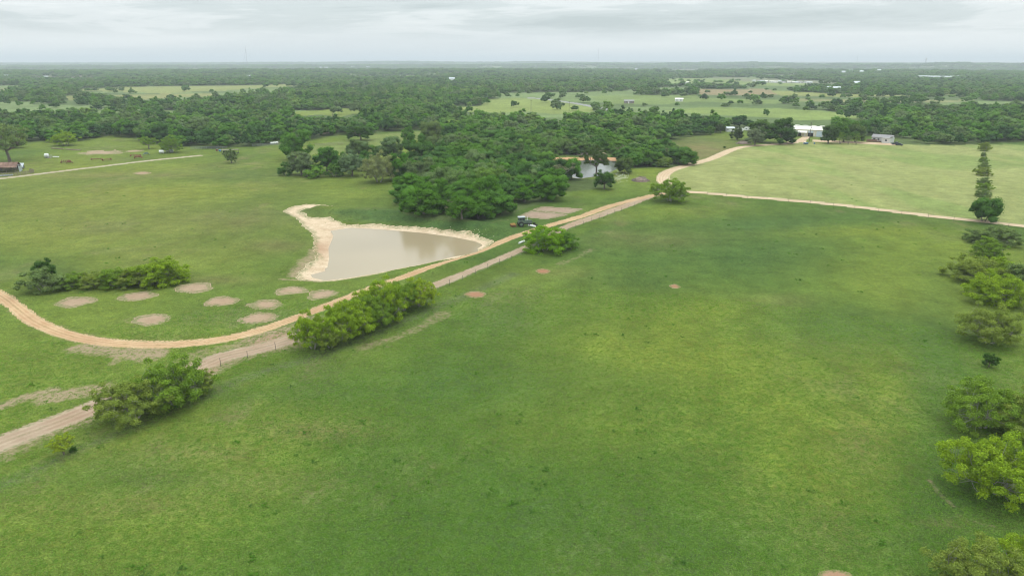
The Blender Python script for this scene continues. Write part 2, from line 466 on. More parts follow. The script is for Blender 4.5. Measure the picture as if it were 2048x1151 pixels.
PALETTE = [(0.0, (.040, .092, .027)), (.25, (.058, .130, .028)), (.45, (.080, .190, .022)), (.60, (.098, .165, .045)),
           (.75, (.118, .172, .075)), (.88, (.105, .225, .032)), (1.0, (.165, .245, .062))]
PALETTE_STOPS = PALETTE
def palette(t):
    xs = [p for p, _ in PALETTE]; cs = np.array([c for _, c in PALETTE])
    return tuple(float(np.interp(t, xs, cs[:, i])) for i in range(3))
M = {}
M['grass'] = mat_grass()
M['sand'] = mat_soil('sandy_road', (.50, .35, .20), (.56, .42, .26), (.40, .25, .13), True, .5)
M['drive'] = mat_soil('pale_gravel', (.52, .40, .27), (.58, .47, .33), (.42, .29, .18), True, .1)
M['west'] = mat_soil('gravel_lane', (.36, .31, .22), (.42, .37, .27), (.30, .25, .17), True, .3)
M['track'] = mat_soil('brown_track', (.33, .25, .175), (.40, .315, .225), (.28, .20, .135), True, .35)
M['bank'] = mat_soil('sand_bank', (.47, .355, .235), (.61, .49, .345), (.34, .23, .15), False, 0, .3)
M['patch'] = mat_soil('bare_soil', (.30, .225, .15), (.37, .285, .195), (.23, .165, .10))
M['orange_bank'] = mat_soil('orange_bank', (.44, .25, .13), (.52, .32, .18), (.36, .18, .09))
M['plot'] = mat_soil('tilled_soil', (.27, .195, .14), (.33, .25, .19), (.21, .14, .09))
M['asphalt'] = mat_flat('worn_asphalt', (.22, .22, .21), .9, .1, .2)
M['water'] = mat_water('muddy_water', (.335, .27, .17), .02)
M['water_far'] = mat_water('pond_reflecting', (.14, .15, .13), .004)
M['leaf'] = mat_leaf('leaves')
M['leaf_far'] = mat_leaf('far_leaves', 'instance')
M['bark'] = mat_flat('bark', (.16, .135, .11), .95, .3, 4)
M['twig'] = mat_flat('grey_twigs', (.30, .28, .25), .95, .25, 4)
M['white'] = mat_flat('white_paint', (.74, .74, .71), .5, .06, 1)
M['cream'] = mat_flat('cream_siding', (.66, .60, .46), .6, .06, 1)
M['roofwhite'] = mat_flat('pale_metal_roof', (.78, .76, .68), .4, .05, .6)
M['greyroof'] = mat_flat('grey_shingles', (.27, .26, .26), .85, .15, 2)
M['palegrey'] = mat_flat('grey_siding', (.62, .62, .60), .6, .08, 1)
M['door_blue'] = mat_flat('pale_blue_door', (.55, .63, .70), .5, .05, 1)
M['dark'] = mat_flat('dark_void', (.022, .022, .022), .9, .1, 1)
M['glass'] = mat_flat('window_glass', (.05, .06, .07), .15, .1, 1)
M['rust'] = mat_flat('rusty_steel', (.22, .105, .06), .85, .35, 1.5, stain=(.16, .06, .035))
M['rustroof'] = mat_flat('rusty_roof', (.15, .085, .06), .8, .3, .7, stain=(.27, .17, .12))
M['tin'] = mat_flat('grey_tin', (.42, .46, .48), .5, .2, 1, metal=.3)
M['wood'] = mat_flat('weathered_wood', (.23, .19, .155), .9, .3, 2)
M['green'] = mat_flat('faded_green_paint', (.13, .19, .14), .5, .2, 2)
M['orange'] = mat_flat('orange_paint', (.40, .24, .07), .6, .3, 2)
M['rubber'] = mat_flat('rubber', (.03, .03, .03), .8, .2, 2)
M['steel'] = mat_flat('galvanised_steel', (.32, .33, .34), .6, .2, 2)
M['post'] = mat_flat('fence_post', (.13, .115, .10), .9, .3, 3)
M['blue'] = mat_flat('blue_paint', (.08, .20, .38), .4, .1, 1)
M['navy'] = mat_flat('navy_paint', (.03, .035, .06), .3, .1, 1)
M['plastic'] = mat_flat('white_plastic', (.80, .80, .78), .4, .05, 1)
M['deadwood'] = mat_flat('cut_branches', (.21, .155, .125), .95, .4, 2)
M['cedar'] = mat_flat('brown_boards', (.20, .13, .095), .9, .2, 2)
M['stone'] = mat_flat('pale_stone', (.72, .66, .54), .9, .15, 1)

# ------------------------------------------------------------------ object helpers
def link(o, parent=None):
    COL.objects.link(o)
    if parent is not None: o.parent = parent
    return o
def tag(o, label=None, cat=None, group=None, kind=None):
    if label: o['label'] = label
    if cat: o['category'] = cat
    if group: o['group'] = group
    if kind: o['kind'] = kind
    return o
def thing(name, label, cat, loc=(0, 0, 0), rz=0.0, group=None):
    o = bpy.data.objects.new(name, None); o.empty_display_size = 0.5
    o.location = loc; o.rotation_euler = (0, 0, rz)
    link(o); return tag(o, label, cat, group)
def mesh_from(name, V, F, mat=None, smooth_shade=False):
    """V (n,3) array, F (m,k) array of equal sized faces or list"""
    me = bpy.data.meshes.new(name)
    V = np.asarray(V, np.float32)
    if isinstance(F, np.ndarray):
        k = F.shape[1]; m = len(F)
        me.vertices.add(len(V)); me.vertices.foreach_set('co', V.ravel())
        me.loops.add(m * k); me.loops.foreach_set('vertex_index', F.astype(np.int32).ravel())
        me.polygons.add(m); me.polygons.foreach_set('loop_start', np.arange(0, m * k, k, dtype=np.int32))
        try: me.polygons.foreach_set('loop_total', np.full(m, k, np.int32))
        except Exception: pass
        me.update(calc_edges=True)
    else:
        me.from_pydata([tuple(map(float, v)) for v in V], [], F)
    if mat is not None: me.materials.append(mat)
    if smooth_shade: me.polygons.foreach_set('use_smooth', np.ones(len(me.polygons), bool))
    return me
class Shape:
    def __init__(s): s.V = []; s.F = []
    def add(s, vs, fs):
        b = len(s.V); s.V += [tuple(v) for v in vs]; s.F += [tuple(i + b for i in f) for f in fs]; return s
    def box(s, c, d, rz=0.0, rx=0.0):
        x, y, z = d[0] / 2, d[1] / 2, d[2] / 2
        vs = []
        for sx, sy, sz in ((-1, -1, -1), (1, -1, -1), (1, 1, -1), (-1, 1, -1), (-1, -1, 1), (1, -1, 1), (1, 1, 1), (-1, 1, 1)):
            px, py, pz = sx * x, sy * y, sz * z
            py, pz = py * math.cos(rx) - pz * math.sin(rx), py * math.sin(rx) + pz * math.cos(rx)
            px, py = px * math.cos(rz) - py * math.sin(rz), px * math.sin(rz) + py * math.cos(rz)
            vs.append((px + c[0], py + c[1], pz + c[2]))
        return s.add(vs, [(0, 3, 2, 1), (4, 5, 6, 7), (0, 1, 5, 4), (1, 2, 6, 5), (2, 3, 7, 6), (3, 0, 4, 7)])
    def tube(s, pts, rad, n=6, cap=True):
        pts = [Vector(p) for p in pts]
        rad = rad if isinstance(rad, (list, tuple)) else [rad] * len(pts)
        b = len(s.V); vs = []
        for i, p in enumerate(pts):
            d = (pts[min(i + 1, len(pts) - 1)] - pts[max(i - 1, 0)]).normalized()
            a = d.orthogonal().normalized(); c = d.cross(a)
            for k in range(n):
                an = 2 * math.pi * k / n
                vs.append(p + (a * math.cos(an) + c * math.sin(an)) * rad[i])
        fs = []
        for i in range(len(pts) - 1):
            for k in range(n):
                k2 = (k + 1) % n
                fs.append((i * n + k, i * n + k2, (i + 1) * n + k2, (i + 1) * n + k))
        if cap:
            fs.append(tuple(range(n))[::-1]); fs.append(tuple((len(pts) - 1) * n + k for k in range(n)))
        return s.add(vs, fs)
    def wheel(s, c, r, w, n=14):   # axle along x
        return s.tube([(c[0] - w / 2, c[1], c[2]), (c[0] - w / 2 + .001, c[1], c[2]), (c[0] + w / 2, c[1], c[2])], [r * .85, r, r], n)
    def prism(s, outline, x0, x1):    # outline in (y,z), extruded along x
        n = len(outline)
        vs = [(x0, y, z) for y, z in outline] + [(x1, y, z) for y, z in outline]
        fs = [(i, (i + 1) % n, n + (i + 1) % n, n + i) for i in range(n)] + [tuple(range(n))[::-1], tuple(range(n, 2 * n))]
        return s.add(vs, fs)
    def make(s, name, mat, parent=None, kind=None, label=None):
        me = mesh_from(name, s.V, s.F, mat)
        o = bpy.data.objects.new(name, me); link(o, parent)
        if kind: o['kind'] = kind
        if label: o['label'] = label
        return o

# ------------------------------------------------------------------ ground
def build_ground():
    # rings spaced so that near cells are a few decimetres, far ones grow; one continuous sheet out to 26 km
    ys = np.concatenate([np.arange(1260, 600, -1.5), np.arange(600, 365, -1.3), np.arange(365, 278, -.62), np.arange(278, 232, -1.9), np.arange(232, 190, -1.0), np.arange(190, 150, -1.9), np.arange(150, 127, -0.9), np.array([126, 125, 124, 123.2])])
    dep = PITCH - np.arctan((CY - ys) / FOC)
    rr = CAM_H / np.tan(dep)
    rr = np.concatenate([[4, 12, 20, 28], rr[rr > 32]])
    az = np.concatenate([np.radians(np.arange(-180, -46, 6.0)), np.radians(np.arange(-46, 46.01, 0.105)), np.radians(np.arange(52, 176, 6.0))])
    na, nr = len(az), len(rr)
    A, RR = np.meshgrid(az, rr)
    X = (RR * np.sin(A)).ravel(); Y = (RR * np.cos(A)).ravel()
    Z = height(X, Y)
    px, py = pixel_of(X, Y, Z)
    infront = (Y > 5)
    r = np.hypot(X, Y)
    n = len(X)
    # ---- grass colour of each place
    base = np.empty((n, 3)); base[:] = (.092, .152, .029)
    def blend(col, w):
        w = np.clip(w, 0, 1)[:, None]; base[:] = base * (1 - w) + np.array(col) * w
    big = fbm(X / 55, Y / 75, 4, 21); mid = fbm(X / 16, Y / 26, 4, 31); sml = fbm(X / 5, Y / 9, 3, 41)
    blend((.142, .198, .036), smooth(.45, .70, big) * .75)
    blend((.066, .125, .030), smooth(.52, .34, big) * .65)
    blend((.130, .165, .055), smooth(.56, .74, mid) * .55)
    blend((.170, .165, .080), smooth(.60, .80, sml) * smooth(.5, .66, mid) * .5)
    def blob(x, y, rx, ry, rot=0.0):
        m = infront & (np.abs(px - x) < 3 * max(rx, ry)) & (np.abs(py - y) < 3 * max(rx, ry))
        out = np.zeros(n); dx = px[m] - x; dy = py[m] - y; c, s_ = math.cos(rot), math.sin(rot)
        a = (dx * c + dy * s_) / rx; b = (-dx * s_ + dy * c) / ry
        out[m] = np.exp(-(a * a + b * b)); return out
    fr = .55 + .9 * fbm(X / 8, Y / 12, 3, 77)
    YEL, DRK, TAN = (.188, .240, .036), (.056, .114, .034), (.185, .172, .075)
    for x, y, rx, ry, w in [(1290, 690, 260, 75, .75), (1480, 800, 330, 110, .35), (1660, 462, 190, 14, .8), (1340, 425, 200, 20, .45),
                            (1800, 500, 160, 35, .5), (1620, 950, 160, 190, .45), (330, 385, 190, 22, .7), (130, 410, 120, 18, .4), (200, 335, 260, 14, .5),
                            (560, 375, 200, 16, .3), (80, 470, 90, 30, .35), (320, 500, 200, 40, .25), (1300, 345, 60, 14, .5), (700, 300, 140, 20, .6),
                            (1450, 620, 90, 30, .3), (1150, 850, 200, 60, .3), (1760, 780, 60, 160, .35), (150, 880, 180, 35, .4), (40, 920, 90, 40, .4)]:
        blend(YEL, blob(x, y, rx, ry) * w * fr)
    for x, y, rx, ry, w in [(1530, 452, 170, 24, .7), (1480, 510, 190, 30, .35), (1570, 530, 90, 40, .3), (1010, 640, 170, 50, .45), (900, 760, 260, 60, .4),
                            (1250, 560, 240, 24, .35), (1650, 660, 220, 40, .35), (300, 960, 260, 30, .4), (620, 780, 160, 30, .35), (1500, 1080, 380, 70, .35),
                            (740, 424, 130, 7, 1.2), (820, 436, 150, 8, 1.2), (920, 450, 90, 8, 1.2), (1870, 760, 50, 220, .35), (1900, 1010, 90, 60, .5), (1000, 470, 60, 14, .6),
                            (100, 540, 60, 20, .5), (600, 640, 120, 20, .3), (900, 1050, 300, 60, .3), (430, 790, 200, 16, .35), (1050, 1000, 100, 60, .25), (900, 1150, 900, 70, .2)]:  # last, widest entry: lens vignette at the near edge painted into the grass colour
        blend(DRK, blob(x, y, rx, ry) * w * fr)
    for x, y, rx, ry, w in [(260, 430, 420, 110, .30), (620, 860, 130, 22, .5), (430, 905, 90, 16, .5), (250, 1010, 180, 26, .35), (560, 490, 60, 12, .5), (470, 440, 130, 20, .3),
                            (1720, 890, 60, 60, .35), (1130, 545, 60, 12, .3), (520, 960, 150, 30, .3), (1290, 480, 120, 18, .3), (1650, 1060, 60, 50, .35),
                            (1400, 300, 70, 22, .9), (180, 350, 260, 6, .4), (1560, 600, 70, 14, .3), (420, 560, 90, 10, .4), (1900, 1045, 60, 12, .4)]:
        blend(TAN, blob(x, y, rx, ry) * w * fr)
    # mown hay meadow north of the east drive: paler and yellower, with faint mowing lines
    east_d, east_side, _ = polyline_distance(X, Y, DRIVE_EAST[::6])
    hay = [(1335, 384), (1322, 357), (1340, 340), (1420, 317), (1500, 290), (1600, 283), (1790, 289), (2600, 289), (2600, 520), (2048, 453), (1900, 437), (1700, 413), (1500, 395), (1400, 386)]
    hm = infront & inside(px, py, hay)
    blend((.215, .240, .100), hm * (.72 + .25 * fbm(X / 30, Y / 50, 3, 51)))
    blend((.115, .19, .05), hm * smooth(.55, .75, fbm(X / 22, Y / 60, 3, 52)) * .5)
    left_mead = [(600, 310), (620, 290), (700, 279), (760, 268), (850, 262), (850, 275), (800, 287), (760, 300), (690, 306)]
    blend((.15, .20, .06), infront & inside(px, py, left_mead))
    # long grass strip between fence and mown pasture
    dt, st, arc = polyline_distance(X, Y, TRACK[::4])
    strip = smooth(1.0, 2.2, dt) * (1 - smooth(7, 9, dt + 2 * (mid - .5))) * (st > 0) * (arc < 175)
    blend((.095, .150, .026), strip * .7 * infront)
    strip2 = np.exp(-((dt - 10.5) / 1.8) ** 2) * (st > 0) * (arc < 110)
    blend((.105, .135, .070), strip2 * .6 * infront)
    # mowing lines that run down the long pasture
    lines = np.sin((X - .18 * Y) / 1.9 + 2 * mid) * .5 + .5
    base *= (1 - .07 * ((X > -20) & (Y > 0) & (r < 330)) * lines)[:, None]
    # ---- woodland floor
    e = np.interp(px, [p[0] for p in EDGE], [p[1] for p in EDGE])
    wild = infront & (py < e)
    col = np.array([.088, .128, .045])
    cl = infront & clearing(X, Y) & wild
    wild &= ~cl; base[cl] = np.array([.135, .185, .070]) * (.8 + .4 * fbm(X[cl] / 50, Y[cl] / 50, 3, 8))[:, None]
    for poly, c in FIELDS:
        m = infront & inside(px, py, poly)
        wild &= ~m; base[m] = np.array(c) * np.array([1.08, .93, .85]) * (.74 + .28 * fbm(X[m] / 60, Y[m] / 60, 3, 8))[:, None]
    near_wood = infront & (inside(px, py, WOOD) | inside(px, py, THICKET))
    wild |= near_wood
    far = r > 2600
    base[wild] = col * (.7 + .6 * fbm(X[wild] / 40, Y[wild] / 60, 4, 61))[:, None]
    behind = ~infront
    base[r < 620] *= np.array([.855, .815, .74])
    base[hm] *= 1.28
    clover = np.clip(smooth(.40, .62, fbm(X / 25, Y / 30, 3, 71)) * .8 + blob(1500, 480, 260, 60) * .8 + blob(800, 435, 260, 14) + blob(1300, 740, 200, 60) * .4, 0, 1) * (r < 700)
    clover[hm] *= .25
    worn = np.zeros(n)
    nearm = (r < 620) & infront
    xs, ys_ = X[nearm], Y[nearm]
    wn = np.zeros(len(xs)); edge_n = fbm(xs / 2.2, ys_ / 2.2, 3, 81) - .5; edge_b = fbm(xs / 6, ys_ / 6, 2, 82) - .5
    for pts, w, s_ in SCUFFS:
        d, _, _ = polyline_distance(xs, ys_, pts)
        wn = np.maximum(wn, s_ * (1 - smooth(w * .3, w * 1.5, d + w * edge_b)))
    # ---- ground surfaces that are not grass: each cell belongs to exactly one of them
    cls = np.zeros(n, np.int32); across = np.zeros(n); ruddy = np.zeros(n); fray = np.zeros(n)
    sub = np.zeros(len(xs), np.int32); ac = np.zeros(len(xs)); ru = np.zeros(len(xs)); fy = np.zeros(len(xs))
    def road(pts, width, cid, jag=.45, taper=None, rud=0.0, halo=.5):
        d, s_, a = polyline_distance(xs, ys_, pts)
        w = width if taper is None else np.interp(a, taper[0], taper[1])
        m = (d + jag * 2.2 * edge_n + jag * edge_b) < w / 2
        m &= sub == 0
        sub[m] = cid; ac[m] = (d * s_ / (w / 2))[m] if np.ndim(w) else (d * s_ / (w / 2))[m]
        ru[m] = np.clip(rud + (fbm(xs[m] / 9, ys_[m] / 9, 2, 15) - .5) * .8, 0, 1) * .6
        fy[m] = smooth(.60, 1.05, np.abs(ac[m]))
        np.maximum(wn, halo * (1 - smooth(0, 1.6, d - w / 2)), out=wn)
    def region(poly, cid, jag=1.0, red=0.0, soft=1.2, cond=None, halo=.5):
        lo = np.min(poly, 0) - 8; hi = np.max(poly, 0) + 8
        q = np.where((xs > lo[0]) & (xs < hi[0]) & (ys_ > lo[1]) & (ys_ < hi[1]))[0]
        d = signed_distance(xs[q], ys_[q], poly) + jag * 2.4 * edge_n[q] + jag * edge_b[q]
        mm = (d < 0) & (sub[q] == 0)
        t = q[mm]; sub[t] = cid; ru[t] = red; fy[t] = 1 - smooth(0, 2.5, -d[mm])
        wn[q] = np.maximum(wn[q], halo * (1 - smooth(0, soft, d)))
    road(DRIVE, 5.2, 2, .15, halo=.3)
    road(DRIVE_SPUR, 4.2, 2, .1, halo=.3)
    road(DRIVE_EAST, 3.2, 2, .15, halo=.3)
    L = np.cumsum(np.hypot(*np.diff(ROAD_MAIN, axis=0).T)); L = L[-1]
    road(ROAD_MAIN, 4.0, 1, .28, ([0, 20, 60, 110, 150, L], [2.8, 2.9, 3.3, 2.7, 2.5, 3.4]), .35, halo=.5)
    road(ROAD_WEST, 3.6, 3, .15, halo=.3)
    L2 = np.sum(np.hypot(*np.diff(TRACK, axis=0).T))
    road(TRACK, 3.8, 4, .35, ([0, 30, 60, 75, 100, L2 * .55, L2], [5.2, 4.9, 4.2, 4.6, 3.0, 2.8, 3.8]), .12, halo=.5)
    region(G([(392, 750), (436, 708), (490, 686), (550, 664), (600, 650), (588, 682), (512, 702), (452, 732), (420, 752)]), 4, 1.3, .25)
    region(POND_BANK, 5, .85, 0, 1.5)
    d = signed_distance(xs, ys_, POND)
    m = (d < 1.6 + 2.0 * np.clip(fbm(xs / 4, ys_ / 4, 2, 6) - .4, 0, 1)) ; sub[m] = 5
    region(FAR_BANK, 6, .8, .0, 1.5)
    names = ['ground', 'dirt_road', 'driveway', 'gravel_lane', 'farm_track', 'pond_bank', 'far_pond_bank']
    mats = [M['grass'], M['sand'], M['drive'], M['west'], M['track'], M['bank'], M['orange_bank']]
    labels = [None] * 7
    ruddy_at = G([(632, 495), (618, 520)])
    d0 = np.hypot(xs - ruddy_at[0][0], (ys_ - ruddy_at[0][1]) * .5)
    ru[(sub == 5)] = (np.clip(.55 * np.exp(-(d0 / 5) ** 2) + .10 * edge_b, 0, 1))[sub == 5]
    ru[sub == 6] = .1
    for k, (x, y, rx, ry, rd, lab) in enumerate(PATCHES):
        c = ground_at(x, y); ex = ground_at(x + rx, y) - c; ey = ground_at(x, y - ry) - c; ey2 = c - ground_at(x, y + ry)
        ax, ay = abs(ex[0]), (ey[1] + ey2[1]) / 2
        q = np.where((np.abs(xs - c[0]) < 2 * ax + 6) & (np.abs(ys_ - c[1]) < 2 * ay + 6))[0]
        rad = np.hypot((xs[q] - c[0]) / ax, (ys_[q] - c[1]) / ay)
        amp = .42 if rd < .5 else .24
        dd = rad + amp * 1.6 * edge_n[q] + amp * edge_b[q] * 1.5
        cid = len(names)
        m = (dd < 1) & (sub[q] == 0); t = q[m]
        sub[t] = cid; ru[t] = np.clip(rd + .18 * (1 - dd[m]), 0, 1) if rd > .3 else rd * (.6 + .8 * fbm(xs[t] / 3, ys_[t] / 3, 2, 4))
        fy[t] = smooth(.30, .95, dd[m])
        wn[q] = np.maximum(wn[q], .5 * (1 - smooth(.95, 1.6, dd)))
        names.append('bare_soil_patch'); mats.append(M['patch']); labels.append(lab)
    for k, poly in enumerate(GARDEN):
        cid = len(names)
        region(poly, cid, .15, .05, .8)
        names.append('tilled_plot'); mats.append(M['plot']); labels.append(['tilled garden plot farther from the tractor', 'tilled garden plot nearer the tractor'][k])
    cls[nearm] = sub; across[nearm] = ac; ruddy[nearm] = ru; fray[nearm] = fy; worn[nearm] = wn
    worn *= ~near_wood
    d, s_, a = polyline_distance(X, Y, HIGHWAY)
    hw = (d < 4.5) & infront
    cid = len(names); cls[hw] = cid; names.append('highway'); mats.append(M['asphalt']); labels.append(None)
    # ---- faces
    i = np.arange(nr - 1)[:, None] * na + np.arange(na)[None, :]
    j = np.arange(nr - 1)[:, None] * na + (np.arange(na)[None, :] + 1) % na
    F = np.stack([i, j, j + na, i + na], -1).reshape(-1, 4)[:, ::-1]
    fc = cls[F]
    fcls = np.max(fc, 1)
    cnt = (fc == fcls[:, None]).sum(1)
    fcls = np.where(cnt >= 2, fcls, np.min(fc, 1))
    V = np.stack([X, Y, Z], -1)
    # soften the bank colour where the dark mud of the dry inlet lies
    for cid, nm in enumerate(names):
        fs = F[fcls == cid]
        if not len(fs): continue
        used, inv = np.unique(fs.ravel(), return_inverse=True)
        me = mesh_from(nm, V[used], inv.reshape(fs.shape), mats[cid], True)
        ca = me.color_attributes.new('base', 'FLOAT_COLOR', 'POINT')
        ca.data.foreach_set('color', np.concatenate([base[used], np.ones((len(used), 1))], 1).astype(np.float32).ravel())
        for an, arr in (('clover', clover), ('worn', worn), ('across', across), ('ruddy', ruddy), ('fray', fray)):
            at = me.attributes.new(an, 'FLOAT', 'POINT'); at.data.foreach_set('value', arr[used].astype(np.float32))
        o = bpy.data.objects.new(nm, me); link(o); o['kind'] = 'structure'
        if labels[cid]: o['label'] = labels[cid]
    # water sheets
    for nm, poly, zl, mt in (('pond_water', POND, -.80, M['water']), ('far_pond_water', POND_FAR, -.72, M['water_far'])):
        c = poly.mean(0); grow = []
        for p in poly:
            v = p - c; grow.append(p + v / np.linalg.norm(v) * 3.0)
        vs = [(p[0], p[1], zl) for p in grow] 
        me = mesh_from(nm, vs, [tuple(range(len(vs)))[::-1]], mt)
        if me.polygons[0].normal.z < 0: me.flip_normals()
        o = bpy.data.objects.new(nm, me); link(o); o['kind'] = 'structure'
build_ground()

# ------------------------------------------------------------------ trees
def leaf_mesh(name, centres, rad, n_per, size, mat, rng, flat=.75, core=0.0, updome=.22):
    """leaf sprays spread through clumps; centres (k,3), rad (k,). Optional inner leafy core keeps dense crowns opaque"""
    k = len(centres)
    cid = np.repeat(np.arange(k), n_per)
    n = len(cid)
    d = rng.normal(size=(n, 3)); d /= np.linalg.norm(d, axis=1)[:, None]
    d[:, 2] = np.where(d[:, 2] < -.35, -d[:, 2] * .6, d[:, 2])
    rr = rad[cid] * (0.45 + .62 * rng.random(n) ** .9 + .28 * (rng.random(n) < .12))
    p = centres[cid] + d * rr[:, None] * np.array([1, 1, flat])
    nn = d * 1.1 + rng.normal(size=(n, 3)) * .5 + np.array([0, 0, updome])
    nn /= np.linalg.norm(nn, axis=1)[:, None]
    t = np.cross(nn, rng.normal(size=(n, 3))); t /= np.linalg.norm(t, axis=1)[:, None]
    b = np.cross(nn, t)
    s = size * (.6 + .8 * rng.random(n))[:, None]
    v0 = p - t * s * .5 - b * s * .35; v1 = p + t * s * .5 - b * s * .2; v2 = p + b * s * .6 + t * s * rng.uniform(-.3, .3, (n, 1)); 
    V = np.stack([v0, v1, v2], 1).reshape(-1, 3)
    F = np.arange(3 * n).reshape(-1, 3)
    tint = np.clip(rng.random(k) * .9, 0, 1)[cid] * .7 + .3 * rng.random(n)
    lv = rng.random(n)
    tint = np.repeat(tint, 3); lv = np.repeat(lv, 3)
    if core > 0:
        ico_v = np.array([(0, 0, 1), (.894, 0, .447), (.276, .851, .447), (-.724, .526, .447), (-.724, -.526, .447), (.276, -.851, .447),
                          (.724, .526, -.447), (-.276, .851, -.447), (-.894, 0, -.447), (-.276, -.851, -.447), (.724, -.526, -.447), (0, 0, -1)])
        ico_f = np.array([(0, 1, 2), (0, 2, 3), (0, 3, 4), (0, 4, 5), (0, 5, 1), (1, 6, 2), (2, 7, 3), (3, 8, 4), (4, 9, 5), (5, 10, 1),
                          (2, 6, 7), (3, 7, 8), (4, 8, 9), (5, 9, 10), (1, 10, 6), (11, 7, 6), (11, 8, 7), (11, 9, 8), (11, 10, 9), (11, 6, 10)])
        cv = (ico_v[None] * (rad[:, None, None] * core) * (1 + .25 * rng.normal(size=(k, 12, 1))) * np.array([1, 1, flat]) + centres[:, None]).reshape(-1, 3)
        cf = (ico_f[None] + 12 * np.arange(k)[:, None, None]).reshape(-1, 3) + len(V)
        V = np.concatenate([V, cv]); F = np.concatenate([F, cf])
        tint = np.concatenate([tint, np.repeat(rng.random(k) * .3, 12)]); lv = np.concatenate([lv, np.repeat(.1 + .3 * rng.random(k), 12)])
    me = mesh_from(name, V, F, mat)
    for an, arr in (('tint', tint), ('leafvar', lv)):
        at = me.attributes.new(an, 'FLOAT', 'POINT'); at.data.foreach_set('value', arr.astype(np.float32))
    return me

def crown_centres(rng, k, hgt, zlow, rc, gap=.0, lobes=3, spread=.5, top=1.0):
    """clump centres through an uneven dome of unit width"""
    az0 = rng.random() * 6.28
    out = []; tries = 0
    while len(out) < k and tries < 4000:
        tries += 1
        d = rng.normal(size=3); d /= np.linalg.norm(d)
        if d[2] < -.72: continue
        az = math.atan2(d[1], d[0])
        lob = 1 + .16 * math.sin(lobes * az + az0) + .10 * math.sin((lobes + 2) * az + 2 * az0) + .08 * rng.normal()
        q = (rng.random() ** .45)
        w = (spread - rc * .8) * lob
        zc = (hgt + zlow) / 2; hz = (hgt - zlow) / 2 - rc * .6
        p = np.array([d[0] * w * q, d[1] * w * q, zc + d[2] * hz * q * lob * top])
        if out and min(np.linalg.norm((p - o) * (1, 1, 1.3)) for o in out) < rc * (.75 + gap): continue
        out.append(p)
    return np.array(out)

def wood_mesh(name, rng, centres, hgt, zfork, stems, thick, mat, twigs=0, rc=.1, sides=5):
    s = Shape()
    k = len(centres)
    forks = []
    for i in range(stems):
        a = 2 * math.pi * (i + rng.random() * .6) / stems
        off = .0 if stems == 1 else .035
        lean = .02 if stems == 1 else .10
        f = np.array([math.cos(a) * (off + lean), math.sin(a) * (off + lean), zfork * (.8 + .4 * rng.random())])
        b = np.array([math.cos(a) * off, math.sin(a) * off, -.02])
        m = (b + f) / 2 + rng.normal(size=3) * .01
        r0 = thick * (1 if stems == 1 else .6)
        s.tube([b, m, f], [r0 * 1.25, r0 * .9, r0 * .8], 7)
        forks.append((f, r0 * .75))
    nl = 4 if stems == 1 else 2
    limbs = []
    for f, r0 in forks:
        order = sorted(range(k), key=lambda i: -np.linalg.norm(centres[i][:2] - f[:2]) + rng.random() * .2)
        for j in range(nl + 1):
            a = 2 * math.pi * (j + rng.random() * .7) / (nl + 1)
            tgt = centres[min(range(k), key=lambda i: np.linalg.norm(centres[i] - (f + np.array([math.cos(a) * .3, math.sin(a) * .3, (hgt - zfork) * .35]))))]
            e = f + (tgt - f) * .62
            m1 = f + (e - f) * .5 + np.array([0, 0, .035]) + rng.normal(size=3) * .015
            s.tube([f, m1, e], [r0 * .75, r0 * .5, r0 * .36], sides)
            limbs.append((m1, r0 * .45)); limbs.append((e, r0 * .33))
    for c in centres:
        l, r1 = min(limbs, key=lambda q: np.linalg.norm(q[0] - c))
        m1 = l + (c - l) * .5 + rng.normal(size=3) * .02 + np.array([0, 0, -.01])
        s.tube([l, m1, c], [r1 * .7, r1 * .45, r1 * .2], 4, False)
        for _ in range(twigs):
            d = rng.normal(size=3); d /= np.linalg.norm(d); d[2] = d[2] * .7
            st = c + (l - c) * rng.random() * .5
            en = st + d * rc * (.9 + .8 * rng.random())
            mm = (st + en) / 2 + rng.normal(size=3) * .012
            s.tube([st, mm, en], [r1 * .22, r1 * .15, r1 * .07], 3, False)
    return mesh_from(name, s.V, s.F, mat)

KINDS = {}
def kind(key, seed, k, hgt, zlow, rc, n_per, size, stems, zfork, thick, gap=0., flat=.75, core=0., twigs=0, lobes=3, bark='bark', spread=.5):
    rng = np.random.default_rng(seed)
    c = crown_centres(rng, k, hgt, zlow, rc, gap, lobes, spread)
    rad = rc * (.75 + .5 * rng.random(len(c)))
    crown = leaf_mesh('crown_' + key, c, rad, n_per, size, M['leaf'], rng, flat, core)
    trunk = wood_mesh('trunk_' + key, rng, c, hgt, zfork, stems, thick, M[bark], twigs, rc)
    KINDS.setdefault(key.split('-')[0], []).append((crown, trunk))
# near spreading mesquites: airy, multi-stemmed, grey twigs showing
for i in range(4):
    kind(f'mesquite-{i}', 100 + i, 150, .62, -.04, .058, 250, .0155, 3, .12, .024, gap=.10, flat=.95, twigs=6, lobes=3 + i % 3, bark='twig')
for i in range(3):
    kind(f'dome-{i}', 210 + i, 120, .62, -.22, .072, 260, .017, 3, .10, .02, flat=.95, core=.45, twigs=3, lobes=3 + i, bark='twig')
for i in range(2):
    kind(f'open-{i}', 130 + i, 64, .62, .10, .062, 200, .020, 3 if i else 1, .20, .030, gap=.45, flat=.65, twigs=4, lobes=3, bark='bark')
for i in range(4):
    kind(f'oak-{i}', 150 + i, 62, .88, -.10, .112, 170, .028, 1, .2, .034, flat=.95, core=.66, lobes=3 + i % 3)
for i in range(4):
    kind(f'wood-{i}', 170 + i, 36, .93, -.10, .15, 190, .030, 2, .3, .024, flat=1.0, core=.80, lobes=2 + i)
for i in range(2):
    kind(f'shrub-{i}', 190 + i, 60, .64, -.12, .10, 120, .028, 3, .12, .02, flat=.8, core=.6, twigs=1, bark='twig')
